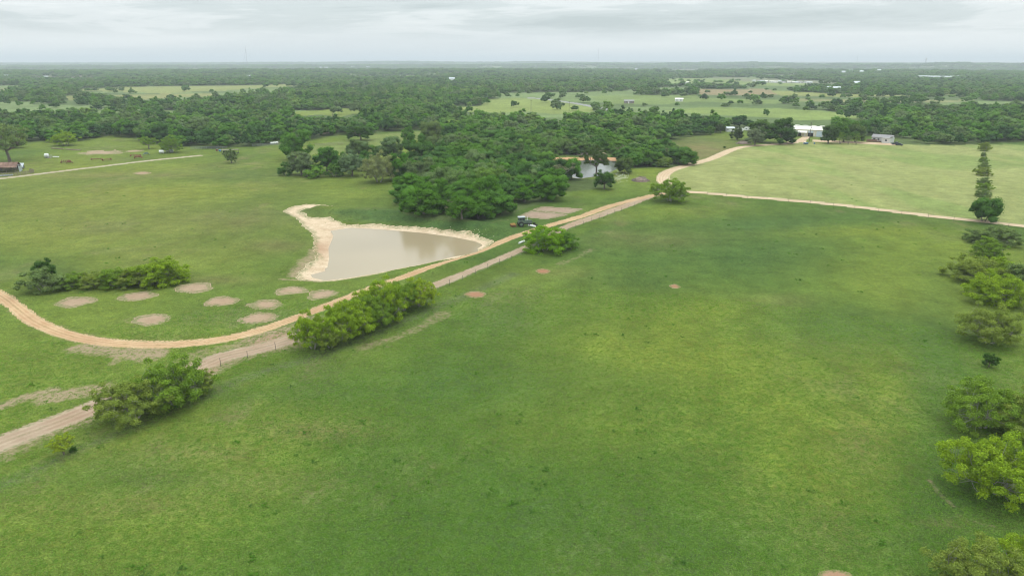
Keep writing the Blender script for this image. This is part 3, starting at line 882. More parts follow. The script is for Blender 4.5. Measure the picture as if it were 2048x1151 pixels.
kind('sparse-0', 200, 16, 1.0, .3, .08, 60, .035, 1, .3, .02, gap=.6, flat=.8, twigs=4, bark='twig')

TREE_COUNT = [0]
PLACED = []
def plant(name, key, x, y, width, hgt_ratio, colour, label, cat='tree', group=None, rz=None, var=None, lean=0.0):
    """width in metres, hgt_ratio: total height / width relative to the kind's own shape"""
    ks = KINDS[key]; crown, trunk = ks[(var if var is not None else random.randrange(99)) % len(ks)]
    z = height1(x, y)
    rz = random.random() * 6.28 if rz is None else rz
    o = thing(name, label, cat, (x, y, z), rz, group)
    o.scale = (width, width, width * hgt_ratio)
    if colour[1] < .18: colour = tuple(min(v * 1.28, .3) for v in colour)
    c = bpy.data.objects.new('crown', crown); link(c, o); c.color = (*colour, 1)
    t = bpy.data.objects.new('trunk', trunk); link(t, o)
    PLACED.append((x, y, width / 2))
    return o
OWN_H = {'dome': .64, 'mesquite': .62, 'open': .64, 'oak': .90, 'wood': 1.0, 'shrub': .66, 'sparse': 1.02}
def plant_px(name, key, bx, by, wpx, ratio, colour, label, **kw):
    p = ground_at(bx, by)
    w = wpx * depth_of(p[0], p[1], 0) / FOC * (1.16 if key in ('oak', 'wood', 'shrub') else 1.08)
    return plant(name, key, p[0], p[1], w, ratio / OWN_H[key], colour, label, **kw)

BRIGHT, LIME, OLIVE, DARK, GREY, MID = (.205, .31, .026), (.25, .345, .032), (.195, .26, .055), (.05, .105, .024), (.135, .175, .08), (.155, .255, .036)
GREYGREEN = (.118, .172, .062)
hedge = 'mesquites of the hedgerow between track and pasture'
T = 'mesquite_tree'
for a in [
    (T, 'mesquite', 268, 838, 135, .58, OLIVE, 'mesquite with grey stems, nearest of the clump by the lower track'),
    (T, 'mesquite', 348, 806, 150, .58, MID, 'mesquite in the middle of the clump by the lower track'),
    (T, 'mesquite', 392, 785, 80, .58, OLIVE, 'small mesquite at the far end of the clump by the lower track'),
    (T, 'open', 128, 908, 50, .85, (.27, .35, .04), 'small yellow-leaved tree on a pale stem beside the lower track'),
    ('shrub', 'shrub', 147, 903, 15, .7, DARK, 'tiny dark bush beside the small yellow-leaved tree', ),
    (T, 'mesquite', 628, 696, 88, .80, BRIGHT, 'bright green mesquite at the near end of the hedgerow'),
    (T, 'mesquite', 662, 694, 66, .66, OLIVE, 'grey-twigged mesquite second from the near end of the hedgerow'),
    (T, 'mesquite', 700, 673, 110, .66, BRIGHT, 'broad bright mesquite third from the near end of the hedgerow'),
    (T, 'mesquite', 745, 655, 90, .7, MID, 'green mesquite in the middle of the hedgerow'),
    (T, 'mesquite', 766, 636, 110, .66, BRIGHT, 'fullest mesquite just past the middle of the hedgerow'),
    (T, 'mesquite', 806, 620, 76, .72, MID, 'greyish mesquite second from the far end of the hedgerow'),
    (T, 'mesquite', 838, 612, 76, .72, LIME, 'lime green mesquite with a dark trunk at the far end of the hedgerow'),
    ('shrub', 'dome', 1090, 500, 96, .50, (.15, .29, .018), 'big rounded vivid green bush standing alone by the track'),
    ('shrub', 'dome', 1128, 497, 66, .50, (.085, .165, .03), 'greyer bush grown into the big vivid green bush'),
    ('shrub', 'shrub', 90, 581, 76, .55, GREYGREEN, 'grey-green bush at the west end of the thicket'),
    (T, 'oak', 92, 568, 42, 1.15, DARK, 'dark tree rising behind the grey-green bush'),
    ('shrub', 'dome', 150, 573, 58, .48, MID, 'low bush joining the grey-green bush and the thicket'),
    ('shrub', 'dome', 190, 572, 62, .48, OLIVE, 'low yellowish bush in the west half of the thicket'),
    ('shrub', 'dome', 232, 571, 74, .48, MID, 'bush with pale twigs in the middle of the thicket'),
    ('shrub', 'dome', 272, 569, 80, .48, OLIVE, 'yellow-green bush left of the tallest bush of the thicket'),
    ('shrub', 'dome', 320, 566, 104, .48, BRIGHT, 'tallest bright green bush at the east end of the thicket'),
    ('shrub', 'dome', 355, 563, 50, .48, BRIGHT, 'small bush on the east tip of the thicket'),
    (T, 'mesquite', 1340, 402, 78, .52, MID, 'open crooked tree standing where the roads meet'),
    (T, 'mesquite', 1975, 684, 120, .58, OLIVE, 'round spreading tree alone below the bushes of the east fence line'),
    ('shrub', 'oak', 1977, 733, 27, 1.0, DARK, 'tiny dark round sapling alone in the east pasture'),
    (T, 'mesquite', 1962, 852, 150, .58, MID, 'big spreading tree behind the largest one near the east edge'),
    (T, 'mesquite', 2045, 868, 140, .58, OLIVE, 'spreading tree cut by the picture edge behind the largest one'),
    (T, 'mesquite', 1978, 985, 185, .58, BRIGHT, 'largest bright spreading tree near the east edge of the pasture'),
    (T, 'mesquite', 2070, 985, 130, .7, MID, 'green tree grown against the side of the largest tree'),
    (T, 'mesquite', 1955, 1185, 175, .58, OLIVE, 'spreading yellowish tree in the near east corner'),
    (T, 'mesquite', 2060, 1170, 160, .58, BRIGHT, 'bright tree at the picture edge in the near east corner'),
    (T, 'wood', 1967, 443, 60, .85, (.06, .13, .026), 'dark round tree where the east drive meets the fence line'),
    ('shrub', 'dome', 1998, 487, 76, .45, GREYGREEN, 'low grey bush on the pasture side of the dark round tree'),
    ('shrub', 'dome', 1965, 485, 70, .40, GREYGREEN, 'flat grey-green bush just below the dark round tree'),
    ('shrub', 'dome', 1976, 511, 60, .6, MID, 'dark green bush second below the dark round tree'),
    ('shrub', 'dome', 1945, 558, 104, .45, OLIVE, 'wide low bush reaching farthest into the pasture'),
    ('shrub', 'dome', 1988, 548, 66, .55, BRIGHT, 'bright bush tucked behind the wide low bush'),
    ('shrub', 'dome', 1993, 603, 118, .50, BRIGHT, 'broad domed bush lowest of the fence line group'),
    ('shrub', 'shrub', 2042, 575, 66, .75, GREYGREEN, 'grey bush at the picture edge beside the domed bush'),
    (T, 'open', 20, 323, 92, .80, GREYGREEN, 'wide grey-green oak behind the rusty barn'),
    (T, 'mesquite', 28, 296, 42, .5, BRIGHT, 'yellow-green flat tree behind the grey-green oak'),
    (T, 'mesquite', 131, 291, 50, .52, BRIGHT, 'flat-topped bright tree in front of the western wood'),
    (T, 'open', 298, 298, 36, .68, MID, 'small open tree left of the dark tree with the white tank'),
    (T, 'mesquite', 343, 305, 42, .72, MID, 'dark green round tree shading the white tank'),
    (T, 'oak', 464, 326, 25, 1.05, GREYGREEN, 'small grey-green round tree in front of the dark trailer'),
    (T, 'oak', 721, 281, 50, .60, (.045, .10, .018), 'broad dark tree standing in the hidden meadow'),
    (T, 'open', 1192, 346, 60, .98, (.05, .085, .022), 'tall open oak on the shore of the far pond'),
    (T, 'wood', 1247, 346, 40, .80, (.07, .11, .03), 'small round oak between far pond and brush pile'),
    (T, 'oak', 1474, 280, 27, .85, (.055, .085, .03), 'small dark tree by the pale metal shed'),
    (T, 'oak', 1509, 291, 38, .85, (.115, .15, .085), 'silvery round tree beside the drive'),
    (T, 'oak', 1516, 284, 46, .85, (.065, .12, .026), 'green tree behind the silvery round tree'),
    (T, 'oak', 1560, 287, 62, .72, (.04, .09, .016), 'broad dark tree left of the metal workshop'),
    (T, 'oak', 1656, 287, 34, 1.0, (.05, .095, .022), 'dark tree just right of the metal workshop'),
    (T, 'oak', 1687, 284, 44, .95, (.065, .14, .02), 'bright green tree in the row by the spur drive'),
    (T, 'wood', 1709, 284, 40, .95, (.075, .12, .035), 'pale tree at the end of the row by the spur drive'),
    (T, 'open', 1680, 288, 16, 1.4, MID, 'first slim young tree along the spur drive'),
    (T, 'open', 1696, 289, 13, 1.4, GREYGREEN, 'second slim young tree along the spur drive'),
    (T, 'open', 1712, 289, 15, 1.4, MID, 'third slim young tree along the spur drive'),
    (T, 'oak', 1421, 270, 17, .95, (.07, .15, .02), 'small bright tree at the meadow corner by the far wood'),
    (T, 'oak', 1441, 266, 19, .9, (.055, .085, .03), 'small dark tree left of the pale metal shed'),
    (T, 'oak', 1208, 378, 40, .85, DARK, 'dark round tree at the east tip of the central wood'),
    (T, 'oak', 592, 320, 58, .95, (.075, .17, .026), 'bright green rounded tree standing tallest at the west tip of the spur wood'),
    (T, 'oak', 604, 350, 54, .80, (.115, .165, .080), 'grey-olive oak at the west tip of the spur wood'),
    (T, 'oak', 655, 346, 56, .85, (.055, .135, .024), 'dark green tree between the two grey oaks of the spur wood'),
    ('shrub', 'shrub', 630, 355, 38, .55, (.14, .27, .04), 'low lime bush at the foot of the spur wood'),
    ('shrub', 'shrub', 573, 350, 30, .75, (.06, .13, .03), 'dark low bush on the very west tip of the spur wood'),
    ('shrub', 'shrub', 670, 353, 32, .7, (.08, .16, .03), 'green low bush in front of the dark tree of the spur wood'),
    (T, 'oak', 704, 352, 50, .88, (.110, .170, .085), 'grey-green round oak in the middle of the spur wood'),
    (T, 'mesquite', 757, 364, 70, .80, (.23, .27, .12), 'pale olive round tree standing out in front of the spur wood'),
    (T, 'wood', 717, 317, 46, .85, (.09, .14, .05), 'grey-green tree on the meadow side of the spur wood'),
    (T, 'wood', 748, 316, 30, .8, (.08, .15, .035), 'small tree on the meadow side of the spur wood'),
    (T, 'oak', 785, 320, 50, .85, (.095, .155, .065), 'broad grey-green tree behind the bright one of the spur wood'),
    (T, 'wood', 806, 358, 60, .80, (.07, .18, .018), 'vivid green tree where the spur joins the central wood'),
    (T, 'wood', 778, 350, 36, .8, (.06, .15, .02), 'vivid green tree behind the pale olive round tree'),
    (T, 'wood', 838, 322, 56, .9, (.055, .125, .022), 'dark green tree where spur and meadow meet'),
    (T, 'oak', 816, 282, 26, 1.0, (.07, .16, .022), 'slim green tree alone between meadow and wood'),
    (T, 'wood', 863, 290, 44, 1.0, (.13, .19, .06), 'tall pale green tree at the east end of the meadow'),
    (T, 'oak', 843, 366, 54, .85, (.10, .15, .06), 'grey-green tree at the inner corner of spur and central wood'),
    (T, 'wood', 684, 338, 40, .8, (.07, .14, .03), 'green tree tucked between two grey oaks of the spur wood'),
    (T, 'wood', 735, 340, 44, .8, (.06, .14, .025), 'green tree half hidden behind the pale olive round tree'),
    ('shrub', 'shrub', 1449, 296, 6, .5, DARK, 'dark low clump in the meadow left of the drive'),
]:
    kw = {}
    if a[0] == 'shrub': kw['cat'] = 'shrub'
    plant_px(*a, **kw)
for i, (x, y, w, rt) in enumerate([(1968, 302, 22, .8), (1967, 313, 12, .7), (1967, 325, 19, .6), (1967, 337, 22, .55), (1965, 351, 31, .55), (1967, 367, 25, .5), (1968, 380, 30, .5), (1966, 393, 30, .5), (1970, 405, 22, .5)]):
    plant_px('shrub', 'dome', x, y, w, rt, [OLIVE, GREYGREEN, MID, GREYGREEN][i % 4],
             ['farthest bush of the straight row dividing the hay meadow', 'bush in the straight row dividing the hay meadow'][min(i, 1)] if i != 8 else
             'bush of the straight row closest to the dark round tree', cat='shrub', group='bushes in a row across the hay meadow')

# ---- woodland: nearest trees one by one, the rest as one mass per kind of size
def woodland():
    rng = np.random.default_rng(5)
    rows = []
    def lattice(r0, r1, step, tree_h):
        n = int(r1 * 1.5 / step); 
        gx = np.arange(-r1 * .92, r1 * .92, step); gy = np.arange(r0 * .6, r1, step)
        X, Y = np.meshgrid(gx, gy); X = X.ravel() + rng.uniform(-.42, .42, X.size) * step; Y = Y.ravel() + rng.uniform(-.42, .42, Y.size) * step
        r = np.hypot(X, Y); m = (r >= r0) & (r < r1) & (np.abs(X) < Y * .83 + 30); X, Y, r = X[m], Y[m], r[m]
        Z = height(X, Y)
        px, py = pixel_of(X, Y, Z); _, pm = pixel_of(X, Y, Z + tree_h * .55); _, pt = pixel_of(X, Y, Z + tree_h * .98)
        e = np.interp(px, [p[0] for p in EDGE], [p[1] for p in EDGE]) + (fbm(X / 9, Y / 9, 2, 2) - .5) * 5
        ok = (py < e) | inside(px, py, WOOD) | inside(px, py, THICKET)
        open_ = np.zeros(len(X), bool)
        for poly, c in FIELDS:
            open_ |= inside(px, py, poly) | inside(px, pm, poly) | inside(px, pt, poly)
        base_in = np.zeros(len(X), bool)
        sparse = rng.random(len(X)) < .006 + .16 * smooth(.60, .72, fbm(X / 45, Y / 30, 3, 23))
        ok &= ~open_ | (sparse & (r > 700) & ok)
        d, _, _ = polyline_distance(X, Y, HIGHWAY); ok &= d > 14
        meadow = [(598, 312), (620, 290), (700, 279), (760, 268), (850, 262), (850, 276), (800, 290), (760, 303), (690, 309)]
        ok &= ~(inside(px, py, meadow) | inside(px, pm, meadow))
        clr = [(1078, 312), (1078, 330), (1110, 350), (1205, 352), (1240, 320), (1190, 311)]
        ok &= ~inside(px, py, clr)
        vis = [(1146, 313), (1235, 313), (1228, 336), (1170, 347), (1150, 334)]
        ok &= ~(inside(px, pm, vis) | inside(px, pt, vis))
        bld = [(1448, 255), (1560, 255), (1560, 285), (1448, 285)]
        ok &= ~inside(px, py, [(1448, 258), (1560, 258), (1650, 252), (1650, 300), (1448, 300)])
        ok &= ~((inside(px, pm, [(1570, 250), (1648, 250), (1648, 276), (1570, 276)])) & (py > 262))
        ok &= ~inside(px, py, [(1740, 277), (1830, 277), (1805, 300), (1740, 300)])
        ok &= ~clearing(X, Y) | (rng.random(len(X)) < .05)
        dens = fbm(X / 90, Y / 90, 3, 13)
        ok &= (dens > .40) | (rng.random(len(X)) < .55) | (r < 420)
        for (tx, ty, tr) in PLACED:
            if ty > 330: ok &= np.hypot(X - tx, Y - ty) > tr + 1.5
        return X[ok], Y[ok], Z[ok]
    near = lattice(150, 1300, 7.8, 8)
    r = np.hypot(near[0], near[1])
    order = np.argsort(r)
    X, Y, Z = (v[order] for v in near)
    n_ind = 262
    def species(X, Y):
        a = fbm(X / 130, Y / 130, 3, 19); b = rng.random(len(X))
        tone = np.where(b < .34, .02 + .28 * rng.random(len(X)), np.where(b < .62, .38 + .14 * rng.random(len(X)), np.where(b < .86,   .56 + .2 * rng.random(len(X)), .74 + .2 * rng.random(len(X)))))
        return np.clip(tone + (a - .5) * .55, 0, 1)
    tone = species(X, Y)
    px, py = pixel_of(X, Y, Z)
    for i in range(n_ind):
        t = tone[i]
        if py[i] > 400 and px[i] > 780: t = .32 + t * .2
        w = 8.2 + 6.0 * random.random() ** 1.3
        sparse = random.random() < .04
        key = 'sparse' if sparse else ('wood' if random.random() < .7 else 'oak')
        if key == 'oak': w *= 1.12
        tw = 'grey half-bare' if sparse else ('dark green' if t < .3 else 'bright green' if t < .53 else 'olive' if t < .7 else 'greyish green' if t < .82 else 'pale green')
        if py[i] > 425: zone = 'at the central wood corner above the dam'
        elif px[i] < 790 and py[i] > 338: zone = 'at the front of the western spur of the central wood'
        elif px[i] < 790: zone = 'behind the western spur front of the central wood'
        elif px[i] > 1215: zone = 'in the thicket east of the far pond'
        elif py[i] > 400: zone = 'in the front rows of the central wood'
        elif py[i] > 372: zone = 'midway into the central wood'
        elif py[i] > 345: zone = 'in the heart of the central wood'
        elif px[i] > 1060: zone = 'near the bank of the far pond'
        else: zone = 'in the back rows of the central wood'
        size = 'broad' if w > 11.6 else 'small' if w < 9.4 else 'middling'
        if 'central wood' in zone and 'spur' not in zone and 'corner' not in zone:
            zone += ', dam side' if px[i] < 900 else ', road side' if px[i] > 1040 else ', middle strip'
        lab = f'{size} {tw} tree {zone}'
        cat = 'tree'
        plant('oak_tree' if key == 'oak' else 'hackberry_tree' if t < .55 else 'elm_tree', key, X[i], Y[i], w, (.66 + .28 * random.random()) * (1.0 if key != 'sparse' else .9),
              palette(t) if not sparse else (.12, .13, .08), lab, cat, f'{size} {tw} trees {zone}')
    rest = slice(n_ind, None)
    def field_of(name, X, Y, Z, tone, size, protos, hscale, label, zoff=0.0):
        n = len(X)
        me = bpy.data.meshes.new(name)
        me.vertices.add(n); me.vertices.foreach_set('co', np.stack([X, Y, Z + zoff], -1).astype(np.float32).ravel())
        s = size * (.58 + .82 * rng.random(n) ** 1.3)
        for an, typ, arr in (('scl', 'FLOAT_VECTOR', np.stack([s, s, s * hscale * (.7 + .6 * rng.random(n))], -1)),
                             ('rot', 'FLOAT_VECTOR', np.stack([0 * s, 0 * s, rng.random(n) * 6.28], -1)),
                             ('tone', 'FLOAT', tone), ('pid', 'INT', rng.integers(0, len(protos), n))):
            at = me.attributes.new(an, typ, 'POINT')
            at.data.foreach_set('vector' if typ == 'FLOAT_VECTOR' else 'value', np.asarray(arr, np.int32 if typ == 'INT' else np.float32).ravel())
        o = bpy.data.objects.new(name, me); link(o)
        scatter(o, protos)
        tag(o, label, 'woodland', None, 'stuff')
    def far_proto(name, seed, k, hgt, rc, n_per, size, spread=.5, core=.88):
        rg = np.random.default_rng(seed)
        c = crown_centres(rg, k, hgt, .02, rc, 0, 3, spread)
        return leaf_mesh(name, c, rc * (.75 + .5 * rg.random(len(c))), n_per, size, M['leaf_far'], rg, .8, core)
    mid = [far_proto(f'mid_crown{i}', 300 + i, 26, .86, .15, 36, .062) for i in range(6)]
    small = [far_proto(f'small_crown{i}', 320 + i, 14, .80, .19, 18, .10) for i in range(5)]
    grove = [far_proto(f'grove{i}', 340 + i, 26, .34, .10, 8, .09, .52) for i in range(4)]
    mass = [far_proto(f'mass{i}', 360 + i, 40, .17, .08, 5, .06, .54) for i in range(4)]
    field_of('woodland', X[rest], Y[rest], Z[rest], tone[rest], 10.4, mid, .86, 'mixed oak woodland spreading behind the ranch, crown beside crown')
    x, y, z = lattice(1300, 2600, 10.5, 8)
    field_of('far_woodland', x, y, z, species(x, y) * .8, 13.0, small, .68, 'distant dark woodland between the pale fields')
    x, y, z = lattice(2600, 5600, 21, 8)
    field_of('distant_woodland', x, y, z, species(x, y) * .7, 27, grove, 1.0, 'bluish woodland low on the plain before the hills')
    x, y, z = lattice(5600, 13000, 52, 8)
    field_of('hill_woodland', x, y, z, species(x, y) * .6, 66, mass, .9, 'hazy woodland covering the far hills at the horizon')

def scatter(o, protos):
    """instances of the prototype meshes on the object's points"""
    pc = bpy.data.collections.new(o.name + '_shapes')
    for i, me in enumerate(protos):
        q = bpy.data.objects.new(f'{o.name}_shape_{i:02d}', me); pc.objects.link(q)
    ng = bpy.data.node_groups.new(o.name + '_scatter', 'GeometryNodeTree')
    ng.interface.new_socket('Geometry', in_out='INPUT', socket_type='NodeSocketGeometry')
    ng.interface.new_socket('Geometry', in_out='OUTPUT', socket_type='NodeSocketGeometry')
    N, L = ng.nodes, ng.links
    gi = N.new('NodeGroupInput'); go = N.new('NodeGroupOutput')
    mp = N.new('GeometryNodeMeshToPoints')
    L.new(gi.outputs[0], mp.inputs['Mesh'])
    iop = N.new('GeometryNodeInstanceOnPoints'); ci = N.new('GeometryNodeCollectionInfo')
    ci.inputs['Collection'].default_value = pc; ci.inputs['Separate Children'].default_value = True
    ci.inputs['Reset Children'].default_value = True
    iop.inputs['Pick Instance'].default_value = True
    def named(nm, typ):
        a = N.new('GeometryNodeInputNamedAttribute'); a.data_type = typ; a.inputs['Name'].default_value = nm
        return a.outputs['Attribute']
    L.new(mp.outputs[0], iop.inputs['Points']); L.new(ci.outputs[0], iop.inputs['Instance'])
    L.new(named('pid', 'INT'), iop.inputs['Instance Index']); L.new(named('scl', 'FLOAT_VECTOR'), iop.inputs['Scale'])
    e2r = N.new('FunctionNodeEulerToRotation'); L.new(named('rot', 'FLOAT_VECTOR'), e2r.inputs[0]); L.new(e2r.outputs[0], iop.inputs['Rotation'])
    L.new(iop.outputs[0], go.inputs[0])
    md = o.modifiers.new('scatter', 'NODES'); md.node_group = ng
woodland()

# ------------------------------------------------------------------ weeds and grass tufts on the near pasture
def tufts():
    rng = np.random.default_rng(77)
    def blades(name, n, w, h, spread, mat):
        V = []; tint = []
        for i in range(n):
            a = rng.random() * 6.28; q = spread * math.sqrt(rng.random())
            b = np.array([math.cos(a) * q, math.sin(a) * q, 0]); d = rng.normal(size=3); d[2] = .45 + .4 * rng.random()
            d /= np.linalg.norm(d); sd = np.cross(d, rng.normal(size=3)); sd /= np.linalg.norm(sd)
            V += [b - sd * w, b + sd * w, b + d * h * (.6 + .7 * rng.random())]
        me = mesh_from(name, V, np.arange(3 * n).reshape(-1, 3), mat)
        for an in ('tint', 'leafvar'):
            at = me.attributes.new(an, 'FLOAT', 'POINT'); at.data.foreach_set('value', np.repeat(rng.random(n), 3).astype(np.float32))
        return me
    def spread_on(name, X, Y, tone, size, protos, label, cat):
        n = len(X); Z = height(X, Y)
        me = bpy.data.meshes.new(name); me.vertices.add(n)
        me.vertices.foreach_set('co', np.stack([X, Y, Z], -1).astype(np.float32).ravel())
        for an, typ, arr in (('scl', 'FLOAT_VECTOR', np.stack([size, size, size], -1)), ('rot', 'FLOAT_VECTOR', np.stack([0 * X, 0 * X, rng.random(n) * 6.28], -1)),
                             ('tone', 'FLOAT', tone), ('pid', 'INT', rng.integers(0, len(protos), n))):
            at = me.attributes.new(an, typ, 'POINT')
            at.data.foreach_set('vector' if typ == 'FLOAT_VECTOR' else 'value', np.asarray(arr, np.int32 if typ == 'INT' else np.float32).ravel())
        o = bpy.data.objects.new(name, me); link(o); scatter(o, protos)
        tag(o, label, cat, None, 'stuff')
    def clear_of_roads(X, Y, margin):
        ok = np.ones(len(X), bool)
        for pts, w in ((ROAD_MAIN, 2.4), (TRACK, 2.4), (DRIVE, 2.8), (DRIVE_EAST, 2.0)):
            d, _, _ = polyline_distance(X, Y, pts[::4]); ok &= d > w + margin
        ok &= signed_distance(X, Y, POND) > 4
        for x, y, rx, ry, rd, lab in PATCHES:
            c = ground_at(x, y); ax = abs(ground_at(x + rx, y)[0] - c[0]); ay = abs(ground_at(x, y - ry)[1] - ground_at(x, y + ry)[1]) / 2
            ok &= np.hypot((X - c[0]) / ax, (Y - c[1]) / ay) > 1
        return ok
    n = 90000
    r = 48 * (150 / 48) ** rng.random(n); a = rng.uniform(-.76, .76, n)
    X, Y = r * np.sin(a), r * np.cos(a)
    ok = clear_of_roads(X, Y, 0.2); X, Y, r = X[ok], Y[ok], r[ok]
    tone = np.clip(.84 + .16 * rng.random(len(X)) + .3 * (fbm(X / 30, Y / 30, 3, 3) - .5), .8, 1)
    tf = [blades(f'tuft{i}', 16, .05, .07, .30, M['leaf_far']) for i in range(4)]
    spread_on('grass_tufts', X, Y, tone, .7 + .8 * rng.random(len(X)), tf, 'short tufts of pasture grass over the near field', 'grass')
    n = 26000
    r = 50 * (420 / 50) ** rng.random(n); a = rng.uniform(-.76, .76, n)
    X, Y = r * np.sin(a), r * np.cos(a)
    px, py = pixel_of(X, Y, 0 * X)
    w = smooth(.50, .72, fbm(X / 14, Y / 18, 4, 91)) + .25 * smooth(.55, .7, fbm(X / 3, Y / 3, 2, 92))
    w += 1.2 * np.exp(-((px - 1500) / 260) ** 2 - ((py - 470) / 50) ** 2) + .9 * np.exp(-((px - 800) / 250) ** 2 - ((py - 437) / 12) ** 2)
    ok = (rng.random(n) < w * .07) & clear_of_roads(X, Y, .5) & (X > -400)
    X, Y = X[ok], Y[ok]
    wd = [leaf_mesh(f'weed{i}', rng.normal(size=(6, 3)) * np.array([.22, .22, .03]) + np.array([0, 0, .12]), np.full(6, .16), 12, .13, M['leaf_far'], rng, .6) for i in range(4)]
    spread_on('weeds', X, Y, .22 + .35 * rng.random(len(X)), .45 + .85 * rng.random(len(X)) ** 2.5, wd, 'dark low weeds dotted through the pasture', 'weeds')
    # pale stones tipped along the dam, and white flowers under the small oak
    def pebbles(name, pts_px, k, jit, lo, hi, mat, label, cat):
        s = Shape()
        for _ in range(k):
            q = random.random() * (len(pts_px) - 1); i = int(q); f = q - i
            x = pts_px[i][0] * (1 - f) + pts_px[i + 1][0] * f + random.gauss(0, jit[0]); y = pts_px[i][1] * (1 - f) + pts_px[i + 1][1] * f + random.gauss(0, jit[1])
            g = ground_at(x, y); d = random.uniform(lo, hi)
            z = height1(g[0], g[1])
            s.tube([(g[0], g[1], z - .02), (g[0] + .1 * d, g[1], z + d * .35), (g[0], g[1], z + d * .5)], [d * .5, d * .45, d * .1], 6)
        o = s.make(name, mat, kind='stuff'); tag(o, label, cat)
    pebbles('rubble', [(780, 449), (870, 455), (905, 459), (950, 466), (985, 478)], 24, (10, 2), .12, .28, M['stone'], 'pale stones and clods tipped along the dam shore', 'stones')
    pebbles('flowers', [(1225, 343), (1240, 352), (1232, 360), (1255, 350)], 110, (9, 4), .15, .38, M['plastic'], 'white flowering weeds near the small round oak', 'flowers')
tufts()

# ------------------------------------------------------------------ fences
def fence(name, label, pts, spacing, post_h, mat_post, wires=3, sag=.0):
    o = thing(name, label, 'fence', (pts[0][0], pts[0][1], 0))
    ox, oy = pts[0]
    seg = np.hypot(*np.diff(pts, axis=0).T); cum = np.concatenate([[0], np.cumsum(seg)])
    n = int(cum[-1] / spacing)
    me = None; tops = []
    for i in range(n + 1):
        s_ = i * spacing + random.uniform(-.4, .4); x = np.interp(s_, cum, pts[:, 0]); y = np.interp(s_, cum, pts[:, 1]); z = height1(x, y)
        if me is None:
            me = mesh_from('post', *(lambda q: (q.V, q.F))(Shape().tube([(0, 0, -.1), (0, 0, post_h * .6), (.01, 0, post_h)], [.045, .042, .04], 7)), M['post'])
        p = bpy.data.objects.new('post', me); link(p, o); p.location = (x - ox, y - oy, z); p.rotation_euler = (random.gauss(0, .03), random.gauss(0, .03), random.random() * 6)
        p.scale = (1, 1, random.uniform(.85, 1.2)); tops.append((x - ox, y - oy, z))
    for k in range(wires):
        hz = post_h * (.35 + .28 * k)
        w = Shape(); w.tube([(x, y, z + hz) for x, y, z in tops], .012, 3, False); w.make('wire', M['steel'], o)
    return o
def offset_line(pts, d):
    out = []
    for i in range(len(pts)):
        t = pts[min(i + 1, len(pts) - 1)] - pts[max(i - 1, 0)]; t = t / np.linalg.norm(t)
        out.append(pts[i] + np.array([t[1], -t[0]]) * d)
    return np.array(out)
fence('wire_fence', 'wire fence on posts along the pasture side of the brown track', offset_line(TRACK, 3.0)[20:-8:4], 5.2, 1.35, 'post')
fence('wire_fence', 'wire fence on posts between the east drive and the pasture', offset_line(DRIVE_EAST, 4.2)[8::4], 7.5, 1.35, 'post')
fence('wire_fence', 'faint wire fence down the bush row across the hay meadow', catmull(G([(1968, 440), (1967, 380), (1968, 330), (1968, 298)]), 8), 9, 1.3, 'post', 2)

# ------------------------------------------------------------------ buildings
def place(px, py):
    g = ground_at(px, py); return (g[0], g[1], height1(g[0], g[1]))
def face_camera(loc, extra=0.0):
    return -math.atan2(loc[0], loc[1]) + extra      # local -y looks at the camera

